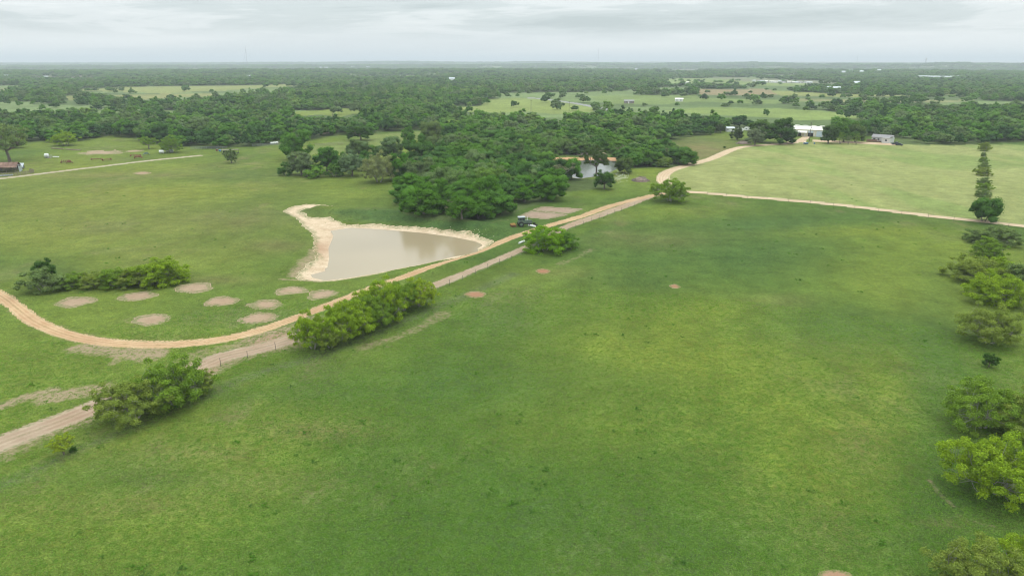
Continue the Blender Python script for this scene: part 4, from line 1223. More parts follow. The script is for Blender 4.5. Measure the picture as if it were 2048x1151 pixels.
def workshop():
    loc = place(1607, 272.5)
    o = thing('metal_workshop', 'long cream metal workshop with pale roof, porch and big doors', 'workshop', loc, face_camera(loc, -.10))
    W0, W1, D, H, RZ = -13.5, 13.0, 14.0, 4.6, 6.2
    s = Shape(); s.box(((W0 + W1) / 2, D / 2, H / 2), (W1 - W0, D, H)); s.prism([(0, H + .002), (D, H + .002), (D / 2, RZ)], W0, W1); s.make('wall', M['cream'], o)
    for sgn in (0, 1):
        r = Shape()
        y0, y1 = (-.5, D / 2) if sgn == 0 else (D + .5, D / 2)
        z0 = H - .05
        r.add([(W0 - .4, y0, z0 + .03), (W1 + .4, y0, z0 + .03), (W1 + .4, y1, RZ + .15), (W0 - .4, y1, RZ + .15),
               (W0 - .4, y0, z0 + .17), (W1 + .4, y0, z0 + .17), (W1 + .4, y1, RZ + .30), (W0 - .4, y1, RZ + .30)],
              [(0, 3, 2, 1), (4, 5, 6, 7), (0, 1, 5, 4), (1, 2, 6, 5), (2, 3, 7, 6), (3, 0, 4, 7)])
        rf = r.make('roof', M['roofwhite'], o)
    for k in range(5):
        Shape().box((W0 + 2.5 + k * 5.4, D / 2, RZ + .5), (3.0, 1.6, .5)).make('roof_vent', M['roofwhite'], o)
    def front(name, x0, x1, z0, z1, mat, out=.06):
        return Shape().box(((x0 + x1) / 2, -out / 2 - .01, (z0 + z1) / 2), (x1 - x0, out, z1 - z0)).make(name, mat, o)
    d = front('roller_door', 8.0, 11.8, .05, 3.9, M['door_blue'])
    for k in range(4): Shape().box((9.9, -.10, .9 + k * .8), (3.7, .03, .06)).make('door_rail', M['white'], d)
    front('doorway', 2.6, 6.0, .05, 2.5, M['dark']); front('raised_door', 2.6, 6.0, 2.52, 3.9, M['door_blue'])  # dark doorway panels: shade of the unlit interior painted onto the closed wall
    front('window', -12, -10.6, 1.1, 2.2, M['glass']); front('doorway', -5.2, -1.8, .05, 2.6, M['dark']); front('door', .2, 1.2, .05, 2.2, M['white'])
    front('doorway', -9.3, -6.9, .05, 2.5, M['glass'])
    p = Shape(); p.add([(-10, -4.2, 2.75), (2.2, -4.2, 2.75), (2.2, -.02, 3.75), (-10, -.02, 3.75), (-10, -4.2, 2.9), (2.2, -4.2, 2.9), (2.2, -.02, 3.9), (-10, -.02, 3.9)],
                       [(0, 3, 2, 1), (4, 5, 6, 7), (0, 1, 5, 4), (1, 2, 6, 5), (2, 3, 7, 6), (3, 0, 4, 7)])
    p.make('porch_roof', M['roofwhite'], o)
    for x in (-9.7, -6.5, -3.3, -.1, 2.0): Shape().box((x, -4.0, 1.38), (.2, .2, 2.7)).make('porch_post', M['cream'], o)
    for x in (6.9, 12.4): Shape().box((x, -.05, 2.25), (.3, .06, 4.4)).make('corner_trim', M['white'], o)
workshop()

def gable_house(name, label, cat, loc, rz, W, D, H, rise, wall, roof, openings, over=.35):
    o = thing(name, label, cat, loc, rz)
    s = Shape(); s.box((0, D / 2, H / 2), (W, D, H)); s.prism([(0, H + .002), (D, H + .002), (D / 2, H + rise)], -W / 2, W / 2); s.make('wall', wall, o)
    for sg in (0, 1):
        y0, y1 = (-over, D / 2) if sg == 0 else (D + over, D / 2)
        zz = H - rise * over / (D / 2)
        Shape().add([(-W / 2 - over, y0, zz + .03), (W / 2 + over, y0, zz + .03), (W / 2 + over, y1, H + rise + .03), (-W / 2 - over, y1, H + rise + .03),
                     (-W / 2 - over, y0, zz + .15), (W / 2 + over, y0, zz + .15), (W / 2 + over, y1, H + rise + .15), (-W / 2 - over, y1, H + rise + .15)],
                    [(0, 3, 2, 1), (4, 5, 6, 7), (0, 1, 5, 4), (1, 2, 6, 5), (2, 3, 7, 6), (3, 0, 4, 7)]).make('roof', roof, o)
    for nm, x0, x1, z0, z1 in openings:
        w = Shape().box(((x0 + x1) / 2, -.03, (z0 + z1) / 2), (x1 - x0, .06, z1 - z0)).make(nm, M['white'] if nm == 'door' else M['glass'], o)
        if nm == 'window':
            fr = Shape()
            for zc in (z0, z1): fr.box(((x0 + x1) / 2, -.075, zc), (x1 - x0 + .16, .03, .09))
            for xc in (x0, x1): fr.box((xc, -.075, (z0 + z1) / 2), (.09, .028, z1 - z0 - .1))
            fr.make('window_frame', M['white'], w)
    return o
loc = place(1762, 284)
h = gable_house('mobile_home', 'pale grey mobile home with brown deck at the wood edge', 'mobile home', loc, face_camera(loc, -.30), 12.0, 5.5, 2.9, 1.5, M['palegrey'], M['greyroof'],
                [('window', -5, -3.6, 1, 2.2), ('window', -2.4, -1.2, 1, 2.2), ('door', .3, 1.3, .1, 2.2)])
s = Shape(); s.box((3.9, -2.3, 1.45), (4.2, 4.5, 2.9)); s.prism([(-4.55, 2.91), (-.05, 2.91), (-.05, 3.4), (-4.55, 3.4)], 1.79, 6.01)
s.make('entrance_wing', M['palegrey'], h)
Shape().prism([(-4.9, 2.95), (.3, 2.95), (.3, 3.9), (-2.3, 4.3)], 1.5, 6.3).make('roof', M['greyroof'], h)
Shape().box((4.2, -4.57, 1.7), (1.2, .06, 1.0)).make('window', M['glass'], h)
dk = Shape(); dk.box((-3.4, -1.6, .35), (7.2, 2.8, .7)); dk.make('deck', M['cedar'], h)
for k in range(9): Shape().box((-6.9 + k * .87, -2.95, 1.15), (.1, .1, .9)).make('deck_post', M['cedar'], h)
Shape().box((-3.4, -2.95, 1.64), (7.3, .12, .08)).make('deck_rail', M['cedar'], h)
loc = place(1743, 284)
f = thing('board_fence', 'brown board fence left of the mobile home', 'fence', loc, face_camera(loc))
bm = None
for k in range(20):
    b = Shape().box((-3 + k * .3, 0, .9), (.26, .04, 1.8 + random.uniform(-.08, .08)))
    b.make('board', M['cedar'], f)
loc = place(1461, 263.5)
gable_house('metal_shed', 'small pale metal shed under the trees left of the drive', 'shed', loc, face_camera(loc, .25), 5.4, 4.5, 2.5, .8, M['palegrey'], M['tin'], [('door', -.3, .9, .05, 2.1), ('window', -2.4, -1.6, 1.1, 1.9)])

def vehicle(name, label, cat, loc, rz, L, W, H, body, cabin=(.25, .7), white=False):
    o = thing(name, label, cat, loc, rz)
    b = Shape(); x0, x1 = -L / 2, L / 2
    b.prism([(x0, .45), (x1, .45), (x1, H * .52), (x1 - L * .24, H * .60), (x0, H * .60)], -W / 2, W / 2); b.make('body', body, o)
    c0, c1 = x0 + L * cabin[0], x0 + L * cabin[1]
    c = Shape(); c.prism([(c0, H * .602), (c1, H * .602), (c1 - L * .1, H), (c0 + L * .05, H)], -W / 2 + .12, W / 2 - .12); c.make('cabin', M['glass'], o)
    Shape().box((0, (c0 + c1) / 2 - L * .02, H + .03), (W - .35, (c1 - c0) * .6, .06)).make('roof', body, o)
    for sx in (-1, 1):
        for yy in (x0 + L * .2, x1 - L * .2):
            w = Shape().wheel((sx * (W / 2 - .1), yy, .36), .36, .24).make('wheel', M['rubber'], o)
    return o
loc = place(1792, 289.5)
vehicle('pickup_truck', 'dark navy pickup truck beside the mobile home', 'pickup truck', loc, face_camera(loc) + 1.35, 5.6, 2.0, 1.85, M['navy'], (.3, .68))
loc = place(1798, 291)
vehicle('parked_car', 'dark teal car at the end of the spur drive by the wood', 'car', loc, face_camera(loc) + 1.5, 4.5, 1.8, 1.45, M['navy'])
loc = place(1650, 276)
vehicle('parked_car', 'white car at the right corner of the metal workshop', 'car', loc, face_camera(loc) + 1.5, 4.7, 1.85, 1.6, M['white'])
def camper(px, py, L, label, rot):
    loc = place(px, py)
    o = thing('camper_trailer', label, 'trailer', loc, face_camera(loc) + rot)
    b = Shape(); b.prism([(-L / 2, .55), (L / 2, .55), (L / 2, 1.6), (L / 2 - .7, 2.8), (-L / 2 + .3, 2.8), (-L / 2, 2.4)], -1.15, 1.15); b.make('body', M['white'], o)
    Shape().box((1.165, .2, 1.8), (.03, 1.1, .6)).make('window', M['glass'], o); Shape().box((-1.165, .2, 1.8), (.03, 1.1, .6)).make('window', M['glass'], o)
    for sx in (-1.0, 1.0):
        Shape().wheel((sx, -.3, .34), .34, .2).make('wheel', M['rubber'], o)
    Shape().tube([(0, L / 2, .6), (0, L / 2 + 1.2, .5)], .06, 6).make('hitch', M['steel'], o)
camper(1480, 264, 4.2, 'white camper trailer parked right of the pale metal shed', 1.4)
camper(1494, 262, 4.5, 'white camper trailer half hidden behind the green tree', 1.2)

def pole(px, py, hgt, name, label, arm=True):
    loc = place(px, py); o = thing(name, label, 'utility pole', loc, .4)
    Shape().tube([(0, 0, -.2), (0, 0, hgt * .5), (0, 0, hgt)], [.20, .17, .13], 8).make('shaft', M['post'], o)
    if arm:
        Shape().box((0, .16, hgt - .7), (2.2, .14, .16)).make('crossarm', M['post'], o)
        for x in (-1, 0, 1): Shape().tube([(x, .16, hgt - .61), (x, .16, hgt - .38)], .06, 6).make('insulator', M['glass'], o)
    return o
o = pole(1618, 284.5, 12.5, 'utility_pole', 'tall dark utility pole in front of the metal workshop')
Shape().tube([(.3, 0, 8.6), (.3, 0, 9.5)], .25, 8).make('transformer', M['steel'], o)
pole(1062, 224, 12, 'utility_pole', 'utility pole standing in the pale field left of the highway')
pole(1138, 227, 12, 'utility_pole', 'utility pole in the pale field nearer the highway')
pole(667, 256, 12, 'utility_pole', 'utility pole in the wood beside the red earth patch')

# small blue and white items under the pole
def barrel(px, py, r, h, mat, label, cat='barrel', lying=False):
    loc = place(px, py); o = thing('barrel', label, cat, loc, .5)
    Shape().tube([(0, 0, 0), (0, 0, h * .1), (0, 0, h * .5), (0, 0, h * .9), (0, 0, h)], [r * .9, r, r * 1.05, r, r * .9], 14).make('drum', mat, o)
    Shape().tube([(0, 0, h + .002), (0, 0, h + .05)], r * .55, 12).make('lid', M['steel'], o)
loc = place(1612, 288.5)
o = thing('garden_cart', 'blue and white garden cart under the utility pole', 'cart', loc, .3)
Shape().box((0, 0, .75), (2.4, 1.3, .6)).make('tub', M['blue'], o); Shape().box((-.9, 0, 1.2), (.9, 1.2, .28)).make('cushion', M['white'], o)
for x in (-.8, .8):
    for y in (-.6, .6): Shape().wheel((x, y, .28), .28, .16).make('wheel', M['rubber'], o)
barrel(1628.5, 288, .4, .95, M['blue'], 'blue barrel right of the garden cart')
barrel(1607, 288, .45, .9, M['white'], 'white barrel left of the garden cart')

# brush piles
def brush(px, py, w, hgt, label, n, seed):
    loc = place(px, py); o = thing('brush_pile', label, 'brush pile', loc)
    rg = random.Random(seed)
    for grp in range(3):
        s = Shape()
        for _ in range(n // 3):
            a = rg.random() * 6.28; q = math.sqrt(rg.random()) * w / 2
            x, y = math.cos(a) * q, math.sin(a) * q * .7; z = hgt * (1 - (q / (w / 2)) ** 2) * rg.uniform(.1, 1)
            L = rg.uniform(.12, .30) * w; th = rg.random() * 6.28; ph = rg.gauss(0, .30)
            d = Vector((math.cos(th) * math.cos(ph), math.sin(th) * math.cos(ph), math.sin(ph))) * L / 2
            c = Vector((x, y, max(z, .1)))
            r = rg.uniform(.05, .17)
            s.tube([c - d, c + Vector((0, 0, rg.uniform(-.1, .2))), c + d], [r, r * .8, r * .4], 5)
        s.make('branches', [M['deadwood'], M['wood'], M['twig']][grp], o, 'stuff')
    core = Shape(); rings = [(w * .44, 0), (w * .38, hgt * .35), (w * .22, hgt * .62), (.05, hgt * .78)]
    core.tube([(0, 0, z) for _, z in rings], [r for r, _ in rings], 12); core.make('litter', M['deadwood'], o)
brush(1281, 362, 7.5, 2.3, 'big grey-brown brush pile of cut branches on the grass', 210, 3)
brush(1487, 287, 9.5, 1.9, 'low grey brush pile beside the silvery round tree', 160, 4)
brush(1170, 309, 12, 1.2, 'scattered dead branches on the far bank of the far pond', 80, 5)

# ------------------------------------------------------------------ tractor with disc implement
def tractor():
    loc = place(1048, 452); o = thing('tractor', 'faded green tractor with enclosed cab parked beside the tilled plots', 'tractor', loc, R(14))
    # length along local x (front at +x)
    def B(c, d, nm, mt, **k): return Shape().box(c, d).make(nm, M[mt], o, **k)
    s = Shape()
    hood = [(-.6, 0)]
    s.add([(0.2, -.5, 1.1), (2.6, -.42, 1.0), (2.6, .42, 1.0), (.2, .5, 1.1), (.2, -.5, 1.95), (2.5, -.40, 1.7), (2.5, .40, 1.7), (.2, .5, 1.95)],
          [(0, 3, 2, 1), (4, 5, 6, 7), (0, 1, 5, 4), (1, 2, 6, 5), (2, 3, 7, 6), (3, 0, 4, 7)])
    s.make('hood', M['green'], o)
    B((.6, 0, .85), (3.6, .5, .45), 'chassis', 'rubber')
    B((-.9, 0, 1.45), (2.0, 1.5, .8), 'body', 'green')
    cab = Shape()
    for x in (-1.8, .1):
        for y in (-.72, .72): cab.box((x, y, 2.4), (.12, .12, 1.1))
    cab.box((-.85, -.72, 1.92), (1.8, .10, .14)); cab.box((-.85, .72, 1.92), (1.8, .10, .14)); cab.box((-.85, -.72, 2.4), (.1, .09, 1.08))
    cab.make('cab_frame', M['green'], o)
    for y in (-.70, .70): B((-1.32, y, 2.4), (.80, .03, .9), 'window', 'glass'); B((-.35, y, 2.4), (.75, .03, .9), 'window', 'glass')
    B((.1, 0, 2.4), (.03, 1.3, .9), 'windscreen', 'glass'); B((-1.8, 0, 2.4), (.03, 1.3, .9), 'windscreen', 'glass')
    B((-.85, 0, 3.03), (2.25, 1.75, .16), 'roof', 'tin')
    Shape().tube([(1.1, .25, 1.9), (1.1, .25, 3.1)], .09, 8).make('exhaust', M['white'], o)
    def wheel(x, y, r, w):
        t = Shape(); t.tube([(x, y - w / 2, r), (x, y - w / 2 + .04, r), (x, y + w / 2 - .04, r), (x, y + w / 2, r)], [r * .82, r, r, r * .82], 18)
        for k in range(14):
            a = k * 6.283 / 14; t.box((x + math.cos(a) * r, y, r + math.sin(a) * r), (.07, w * .95, .07))
        t.make('wheel', M['rubber'], o)
        Shape().tube([(x, y - w / 2 - .03, r), (x, y + w / 2 + .03, r)], r * .5, 12).make('rim', M['green'], o)
    for y in (-.95, .95): wheel(-1.15, y, .85, .5)
    for y in (-.8, .8): wheel(1.9, y, .52, .34)
    # front loader
    for y in (-.62, .62): Shape().tube([(.6, y, 1.7), (2.2, y, 1.75), (3.2, y, .7)], [.09, .1, .08], 6).make('loader_arm', M['rubber'], o)
    Shape().prism([(-1.1, 0), (1.1, 0), (1.1, .1), (-1.1, .1)], 0, 0.01)
    b = Shape(); b.box((3.75, 0, .12), (.9, 2.2, .06)); b.box((3.32, 0, .48), (.06, 2.2, .68)); b.box((3.72, -1.1, .42), (.8, .05, .55)); b.box((3.72, 1.1, .42), (.8, .05, .55)); b.make('bucket', M['rubber'], o)
    for y in (-.5, .5): Shape().tube([(1.4, y, 1.1), (2.8, y, 1.2)], .05, 6).make('ram', M['steel'], o)
    l2 = (loc[0] - math.cos(R(14)) * 3.6, loc[1] - math.sin(R(14)) * 3.6, height1(loc[0] - 3.6, loc[1] - .9))
    d = thing('disc_harrow', 'orange disc harrow on the grass behind the tractor', 'disc harrow', l2, R(14))
    Shape().box((0, 0, .75), (1.5, 1.8, .1)).box((0, -.6, .9), (1.5, .1, .2)).box((0, .6, .9), (1.5, .1, .2)).make('frame', M['orange'], d)
    Shape().tube([(.7, 0, .8), (1.35, 0, .8)], .06, 6).make('hitch', M['orange'], d)
    for k in range(8):
        y = -1.0 + k * .28
        for x in (-.5, .5): Shape().tube([(x, y, .38), (x + .02, y + .04, .38)], .38, 12).make('disc', M['rust'], d)
tractor()
def pipe(x0, y0, x1, y1, r, label):
    a, b = ground_at(x0, y0), ground_at(x1, y1)
    z = height1(a[0], a[1]) + r; c = (a + b) / 2
    o = Shape().tube([(a[0] - c[0], a[1] - c[1], 0), (b[0] - c[0], b[1] - c[1], 0)], r, 10).make('pipe', M['plastic']); o.location = (c[0], c[1], z)
    tag(o, label, 'pipe')
pipe(1057, 452, 1071, 454.5, .30, 'white pipe on the grass just in front of the tractor')
pipe(1038, 487.5, 1048, 483.5, .26, 'white pipe between the sandy road and the brown track')

# ------------------------------------------------------------------ old barn, pens and implements on the west side
def barn():
    loc = place(4, 346); o = thing('old_barn', 'tumbledown barn with a rusty sagging roof', 'barn', loc, face_camera(loc, -.25))
    W, D, H = 12, 8, 2.6
    for x in (-5.8, -2, 1.8, 5.6):
        for y in (.2, D - .2): Shape().box((x, y, H / 2), (.25, .25, H)).make('post', M['wood'], o)
    for k in range(7):   # roof sheets one by one, slightly uneven
        x0 = -6.6 + k * 1.85
        for sg in (0, 1):
            y0, y1 = (-.9, D / 2) if sg == 0 else (D + .6, D / 2)
            dz = random.uniform(-.06, .06) - .03 * k
            Shape().add([(x0, y0, H + dz), (x0 + 1.8, y0, H + dz), (x0 + 1.8, y1, H + 1.9 + dz), (x0, y1, H + 1.9 + dz),
                         (x0, y0, H + .07 + dz), (x0 + 1.8, y0, H + .07 + dz), (x0 + 1.8, y1, H + 1.97 + dz), (x0, y1, H + 1.97 + dz)],
                        [(0, 3, 2, 1), (4, 5, 6, 7), (0, 1, 5, 4), (1, 2, 6, 5), (2, 3, 7, 6), (3, 0, 4, 7)]).make('roof_sheet', M['rustroof'], o)
    for k in range(14): Shape().box((-6 + k * .9, D - .1, 1.2), (.8, .06, 2.3)).make('plank', M['wood'], o)
    Shape().box((6.9, 3, 1.3), (.08, 6, 2.5)).make('side_panel', M['tin'], o)
    l = thing('lean_to', 'crumpled grey tin lean-to at the east end of the rusty barn', 'lean-to', place(34, 339), face_camera(loc, -.2))
    Shape().add([(-2.6, 0, 1.2), (2.4, .2, .9), (2.6, 4.6, 2.3), (-2.4, 4.8, 2.7), (-2.6, 0, 1.3), (2.4, .2, 1.0), (2.6, 4.6, 2.4), (-2.4, 4.8, 2.8)],
                [(0, 3, 2, 1), (4, 5, 6, 7), (0, 1, 5, 4), (1, 2, 6, 5), (2, 3, 7, 6), (3, 0, 4, 7)]).make('roof', M['tin'], l)
    for x, y, hh in ((-2.4, .2, 1.2), (2.3, .3, .95), (2.4, 4.4, 2.3), (-2.3, 4.6, 2.6)): Shape().box((x, y, hh / 2), (.15, .15, hh)).make('post', M['wood'], l)
    Shape().box((.2, 4.4, 1.0), (4.4, .05, 2.0)).make('back_panel', M['tin'], l)
    c = thing('corral', 'weathered rail corral in front of the rusty barn', 'corral', place(20, 352), face_camera(loc))
    pts = [(-9, 0), (-4, .6), (1, .4), (5, .2), (8, 2.2), (9.5, 6), (8, 9.5)]
    for (x0, y0), (x1, y1) in zip(pts[:-1], pts[1:]):
        n = 4
        for k in range(n + (1 if (x1, y1) == pts[-1] else 0)):
            f = k / n; Shape().box((x0 + (x1 - x0) * f, y0 + (y1 - y0) * f, .85), (.16, .16, 1.7)).make('post', M['wood'], c)
        for z in (.4, .8, 1.2, 1.55):
            Shape().tube([(x0, y0 + .09, z), (x1, y1 + .09, z + random.uniform(-.05, .05))], .06, 5).make('rail', M['wood'], c)
    t = thing('feed_trough', 'pale concrete feed trough below the corral', 'trough', place(8, 352.5), face_camera(loc, -.15))
    Shape().box((0, 0, .25), (7, 1.0, .08)).make('floor', M['stone'], t)
    Shape().box((0, -.5, .45), (7, .08, .5)).box((0, .5, .45), (7, .08, .5)).box((-3.46, 0, .45), (.08, .92, .5)).box((3.46, 0, .45), (.08, .92, .5)).make('side', M['tin'], t)
    for x in (-3, 0, 3): Shape().box((x, 0, .105), (.2, .9, .21)).make('leg', M['wood'], t)
barn()
def implement(px, py, label, L, mat, kindi, seed, rz):
    rg = random.Random(seed); loc = place(px, py); o = thing('farm_implement', label, 'farm implement', loc, rz)
    Shape().box((0, 0, .75), (L, .16, .16)).box((0, .9, .75), (L * .8, .14, .14)).box((-L * .3, .45, .75), (.14, .76, .14)).box((L * .3, .45, .75), (.14, .76, .14)).make('frame', M[mat], o)
    for x in (-L / 2 - .1, L / 2 + .1): Shape().wheel((x, .45, .55), .55, .2, 12).make('wheel', M[mat], o)
    if kindi == 0:
        for k in range(5): Shape().tube([(-L * .4 + k * L * .2, .2, 1.15), (-L * .4 + k * L * .2 + .08, .25, 1.15)], .62, 12).make('rake_wheel', M[mat], o)
    elif kindi == 1:
        Shape().box((0, .5, 1.2), (L * .7, 1.2, .7)).make('hopper', M[mat], o)
    else:
        for k in range(6): Shape().tube([(-L * .4 + k * L * .16, .1, .75), (-L * .4 + k * L * .16, -.4, .5), (-L * .4 + k * L * .16, -.3, .1)], .05, 5).make('tine', M[mat], o)
    Shape().tube([(0, 0, .75), (0, -2.0, .5)], .07, 6).make('drawbar', M[mat], o)
implement(131, 326, 'bright rusty-orange wheel rake nearest the gravel lane on the west', 4.0, 'rust', 0, 1, .2)
implement(139, 327, 'rusty-orange baler-like hopper beside the wheel rake', 2.4, 'rust', 1, 2, .5)
implement(193, 320.5, 'spidery rusty cultivator under the long sandy patch', 5.0, 'rust', 2, 3, .1)
implement(215, 321, 'low rusty plough right of the spidery cultivator', 4.0, 'rust', 2, 4, 1.0)
implement(276, 317, 'solid rust-red spreader box close to the gravel lane', 3.6, 'rust', 1, 5, .1)
implement(271, 312.5, 'thin rusty bar behind the rust-red spreader', 5.0, 'rust', 2, 6, .2)
implement(293, 310.5, 'small dark green planter behind the rust-red spreader', 2.6, 'green', 1, 7, .4)
def tank(px, py, r, L, label, mat='plastic', rz=.2):
    loc = place(px, py); o = thing('water_tank', label, 'tank', loc, rz)
    Shape().tube([(-L / 2, 0, r + .3), (-L / 2 + .2, 0, r + .3), (L / 2 - .2, 0, r + .3), (L / 2, 0, r + .3)], [r * .7, r, r, r * .7], 16).make('shell', M[mat], o)
    for x in (-L * .3, L * .3): Shape().box((x, 0, .19), (.15, r * 1.4, .38)).make('cradle', M['steel'], o)
    Shape().tube([(0, 0, 2 * r + .28), (0, 0, 2 * r + .45)], r * .3, 8).make('hatch', M['steel'], o)
tank(94, 315.5, 1.0, 2.0, 'white upright-ended tank in the west paddock near the barn')
tank(324, 307, .85, 2.6, 'white tank left of the dark round tree')
tank(337, 303, 1.1, 3.0, 'white tank in the shade of the dark round tree')
tank(344, 305, .8, 1.6, 'pale tank right of the shaded white one', 'tin')
loc = place(99, 316)
o = thing('crate_cage', 'grey wire cage crate beside the white tank near the barn', 'crate', loc, .2)
fr = Shape()
for x in (-.9, .9):
    for y in (-.7, .7): fr.box((x, y, .8), (.1, .1, 1.6))
fr.make('frame', M['steel'], o); Shape().box((0, 0, .12), (1.68, 1.28, .1)).make('floor', M['wood'], o)
for z in (.5, .9, 1.3, 1.58): Shape().box((0, -.71, z), (1.68, .05, .06)).box((0, .71, z), (1.68, .05, .06)).make('bar', M['steel'], o)
pipe(106, 314.5, 118, 314.7, .28, 'long pale pipe on the grass right of the wire cage crate')
def shelter():
    loc = place(461, 309); o = thing('loading_trailer', 'dark open trailer with a pale flat top behind the small grey-green tree', 'trailer', loc, face_camera(loc))
    Shape().box((0, 0, 2.65), (9.0, 2.6, .18)).make('top', M['wood'], o)
    Shape().box((0, 0, .75), (9.0, 2.5, .25)).make('deck', M['rubber'], o)
    for x in (-4.3, -1.5, 1.5, 4.3):
        for y in (-1.15, 1.15): Shape().box((x, y, 1.72), (.14, .14, 1.68)).make('post', M['rubber'], o)
    Shape().box((-1.0, 0, 1.5), (5.5, 2.2, 1.2)).make('load', M['dark'], o)
    for x in (-2.6, -1.6, 2.2): Shape().wheel((0, 0, 0), .1, .1)
    for yy in (-1.2, 1.2):
        for x in (-2.0, 2.0): Shape().tube([(x, yy - .1, .4), (x, yy + .1, .4)], .4, 12).make('wheel', M['rubber'], o)
shelter()
def pen_panels(px, py, n, label, mat, rz):
    loc = place(px, py); o = thing('stock_panels', label, 'fence panels', loc, rz)
    for k in range(n):
        for z in (.4, .8, 1.2, 1.5): Shape().tube([(k * 3.0, 0, z), (k * 3.0 + 2.9, .1, z)], .05, 4).make('rail', M[mat], o)
        Shape().box((k * 3.0, 0, .8), (.09, .09, 1.6)).make('upright', M[mat], o)
pen_panels(382, 299, 7, 'row of grey stock panels at the edge of the western wood', 'steel', .1)
pen_panels(505, 293, 9, 'line of pale stock panels in front of the wood west of the meadow', 'steel', .25)
pen_panels(628, 292, 6, 'old gate panels lying by the meadow edge', 'wood', .3)
for px_, py_, lab in ((434, 302, 'small rusty-orange drum at the wood edge left of the dark trailer'),): barrel(px_, py_, .6, 1.1, M['rust'], lab)
barrel(440, 303, .6, 1.1, M['blue'], 'blue drum beside the small rusty-orange drum')
for k, (x, y) in enumerate(((544, 289), (549, 288.5), (554, 288))):
    tank(x, y, .6, 1.7, ['first', 'second', 'third'][k] + ' white tank of the three lined up below the wood, counted from the west')
def log_line(pts, label):
    g = G(pts); s = Shape(); c = g[0]
    s.tube([(p[0] - c[0], p[1] - c[1], .22 + random.uniform(-.04, .1)) for p in g], .32, 7)
    o = s.make('fallen_log', M['deadwood']); o.location = (c[0], c[1], height1(*c)); tag(o, label, 'log')
log_line([(103, 297), (118, 298), (127, 299)], 'dark fallen log in the grass below the flat-topped bright tree')
log_line([(132, 299), (147, 300.3), (161, 301)], 'second dark fallen log right of the first below the bright tree')

# ------------------------------------------------------------------ far buildings and masts
def far_box(name, px, py, W, D, H, mat, roofm, label, cat='building', rise=1.2, rz=0.0):
    loc = place(px, py)
    return gable_house(name, label, cat, loc, face_camera(loc, rz), W, D, H, rise, M[mat], M[roofm],
                       [('door', -W * .1, W * .02, .05, min(2.4, H * .8)), ('window', W * .15, W * .3, H * .35, H * .75), ('window', -W * .35, -W * .2, H * .35, H * .75)])
far_box('far_barn', 1358, 203, 10, 6, 3, 'white', 'roofwhite', 'white-roofed shed by the lane in the middle distance', 'shed')
far_box('far_house', 1740, 214, 12, 8, 3.2, 'cedar', 'tin', 'brown house with pale roof among trees behind the east wood', 'house')
far_box('far_house', 1372, 167.5, 12, 7, 3.5, 'white', 'roofwhite', 'long white shed on the far pale field', 'shed')
far_box('far_house', 904, 165.5, 13, 9, 9, 'white', 'tin', 'lone white house in the middle of the distant wood', 'house', 3)
far_box('far_house', 1666, 186, 20, 10, 8, 'palegrey', 'tin', 'grey farm building on the strip field to the east', 'house', 2)
far_box('far_barn', 1258, 207, 12, 7, 3, 'wood', 'greyroof', 'dark barn under trees beside the lane in the middle distance', 'barn')
rg = random.Random(9)
ORD = 'first second third fourth fifth sixth seventh eighth ninth tenth eleventh twelfth thirteenth last'.split()
for i in range(14):
    x = 1508 + i * 8.6 + rg.uniform(-1.5, 1.5)
    far_box('roadside_house', x, 164 + (x - 1508) / 45 + rg.uniform(-.3, .3), rg.uniform(6, 12), 6, rg.uniform(3, 4.5), rg.choice(['white', 'white', 'palegrey']), rg.choice(['roofwhite', 'tin', 'greyroof']),
            ORD[i] + ' pale house from the west in the roadside row beyond the farthest field')['group'] = 'pale houses along the far road'
for i, (x, y, w) in enumerate(((1845, 158.5, 22), (1866, 159, 26), (1888, 159.5, 34), (1908, 158, 20))):
    far_box('far_warehouse', x, y, w, 12, 8, 'palegrey', 'tin',
            ['white warehouse leftmost of four below the eastern hills', 'white warehouse second of four below the eastern hills', 'broadest white warehouse of four below the eastern hills', 'white warehouse rightmost of four below the eastern hills'][i], 'warehouse', 2)
SPECKS = ['westmost of five specks below the eastern hills', 'second of five specks below the eastern hills', 'third of five specks below the eastern hills', 'fourth of five specks below the eastern hills', 'eastmost of five specks below the eastern hills', 'westmost of the specks on the far blue plain', 'second speck from the west on the far blue plain', 'third speck from the west on the far blue plain', 'fourth speck from the west on the far blue plain', 'eastmost speck on the far blue plain', 'upper west one of two under the middle ridge', 'east one of two under the middle ridge', 'at the western picture edge in the far wood', 'in the far wood beside the thin western field', 'in the far wood under the tallest mast', 'alone in the wood below the roadside houses']
for i, (x, y) in enumerate(((1686, 151), (1700, 149.5), (1716, 148), (1722, 150.5), (1757, 149), (642, 135.5), (652, 135.5), (706, 135), (736, 135), (822, 137.5), (1272, 142), (1295, 141), (15, 158), (92, 160), (498, 157), (1712, 172))):
    far_box('distant_house', x, y, 24 if y < 140 else 12, 10, 10 if y < 155 else 7, 'palegrey', 'tin', 'tiny pale building, ' + SPECKS[i], 'building', 3)['group'] = 'tiny pale buildings near the horizon'

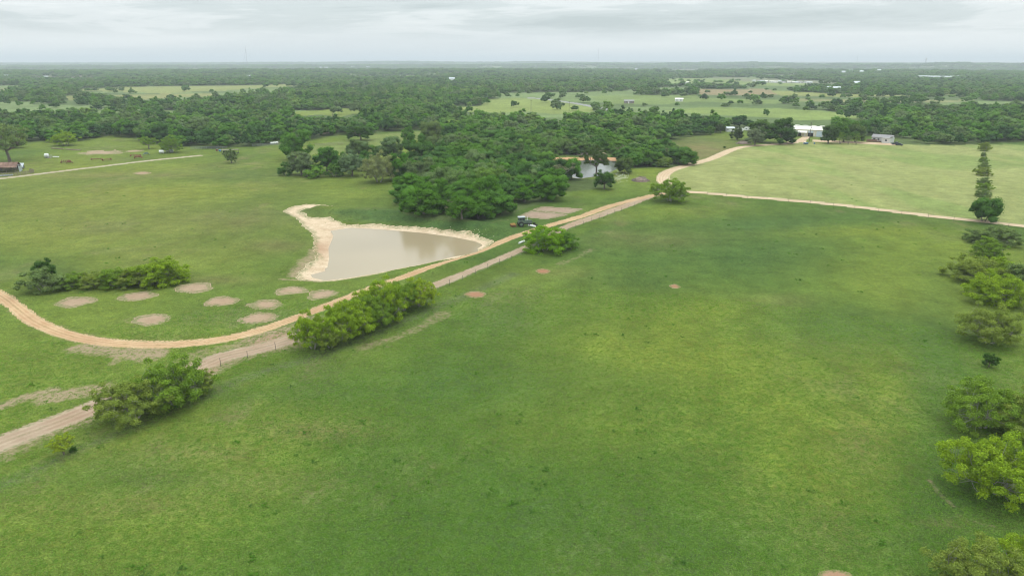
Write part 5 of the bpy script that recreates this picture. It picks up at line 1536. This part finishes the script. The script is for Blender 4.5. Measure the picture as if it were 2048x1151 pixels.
def mast(px, base_y, dist, top_z, w, label, ball=False):
    u = (px - CX) / FOC; x = u * dist; y = dist
    x *= CP + (CAM_H) * SP / dist; z = height1(x, y)
    o = thing('radio_mast' if not ball else 'water_tower', label, 'radio mast' if not ball else 'water tower', (x, y, z))
    H = top_z - z
    if ball:
        for k in range(5):
            a = k * 1.2566; Shape().tube([(math.cos(a) * w, math.sin(a) * w, 0), (math.cos(a) * w * .8, math.sin(a) * w * .8, H * .8)], .9, 6).make('leg', M['steel'], o)
        Shape().tube([(0, 0, H * .72), (0, 0, H * .8), (0, 0, H * .92), (0, 0, H)], [w * .8, w * 1.3, w * 1.3, w * .3], 16).make('tank', M['palegrey'], o)
        return
    cs = [(math.cos(a) * w, math.sin(a) * w) for a in (.3, 2.39, 4.49)]
    for c in cs: Shape().tube([(c[0], c[1], 0), (c[0], c[1], H)], w * .13, 4).make('leg', M['steel'], o)
    s = Shape(); n = int(H / (w * 2.6))
    for k in range(n):
        z0, z1 = H * k / n, H * (k + 1) / n
        for i in range(3):
            a, b = cs[i], cs[(i + 1) % 3]
            s.tube([(a[0], a[1], z0), (b[0], b[1], z1)], w * .07, 3, False)
    s.make('bracing', M['steel'], o, 'stuff')
    for i in range(3):
        a = .3 + i * 2.094
        Shape().tube([(0, 0, H * .9), (math.cos(a) * H * .5, math.sin(a) * H * .5, 0)], .12, 3, False).make('guy_wire', M['steel'], o)
    Shape().tube([(0, 0, H - .5), (0, 0, H + 5)], w * .1, 4).make('antenna', M['steel'], o)
mast(496, 131, 3600, 112, 1.5, 'tallest radio mast standing above the western plain')
mast(1196, 128, 6000, 142, 1.2, 'faint radio mast above the middle of the ridge')
mast(1712, 131, 6000, 90, 1.0, 'very faint radio mast above the eastern ridge')
mast(730, 128, 7000, 72, 1.1, 'short faint mast above the far plain west of the middle')
mast(1850, 128, 6200, 72, 4.5, 'tiny water tower standing on the eastern ridge', True)

# ------------------------------------------------------------------ haze: closed box of pale even air around everything
def haze():
    s = Shape(); s.box((0, 0, (-60 + 152) / 2), (64000, 64000, 212))
    m = bpy.data.materials.new('haze_air'); m.use_nodes = True; nt = m.node_tree; nt.nodes.clear()
    v = nt.nodes.new('ShaderNodeVolumePrincipled'); o = nt.nodes.new('ShaderNodeOutputMaterial')
    v.inputs['Color'].default_value = (.86, .93, .985, 1); v.inputs['Density'].default_value = 1.45e-4
    v.inputs['Anisotropy'].default_value = 0.0
    nt.links.new(v.outputs[0], o.inputs['Volume'])
    s.make('haze', m, kind='stuff')
haze()
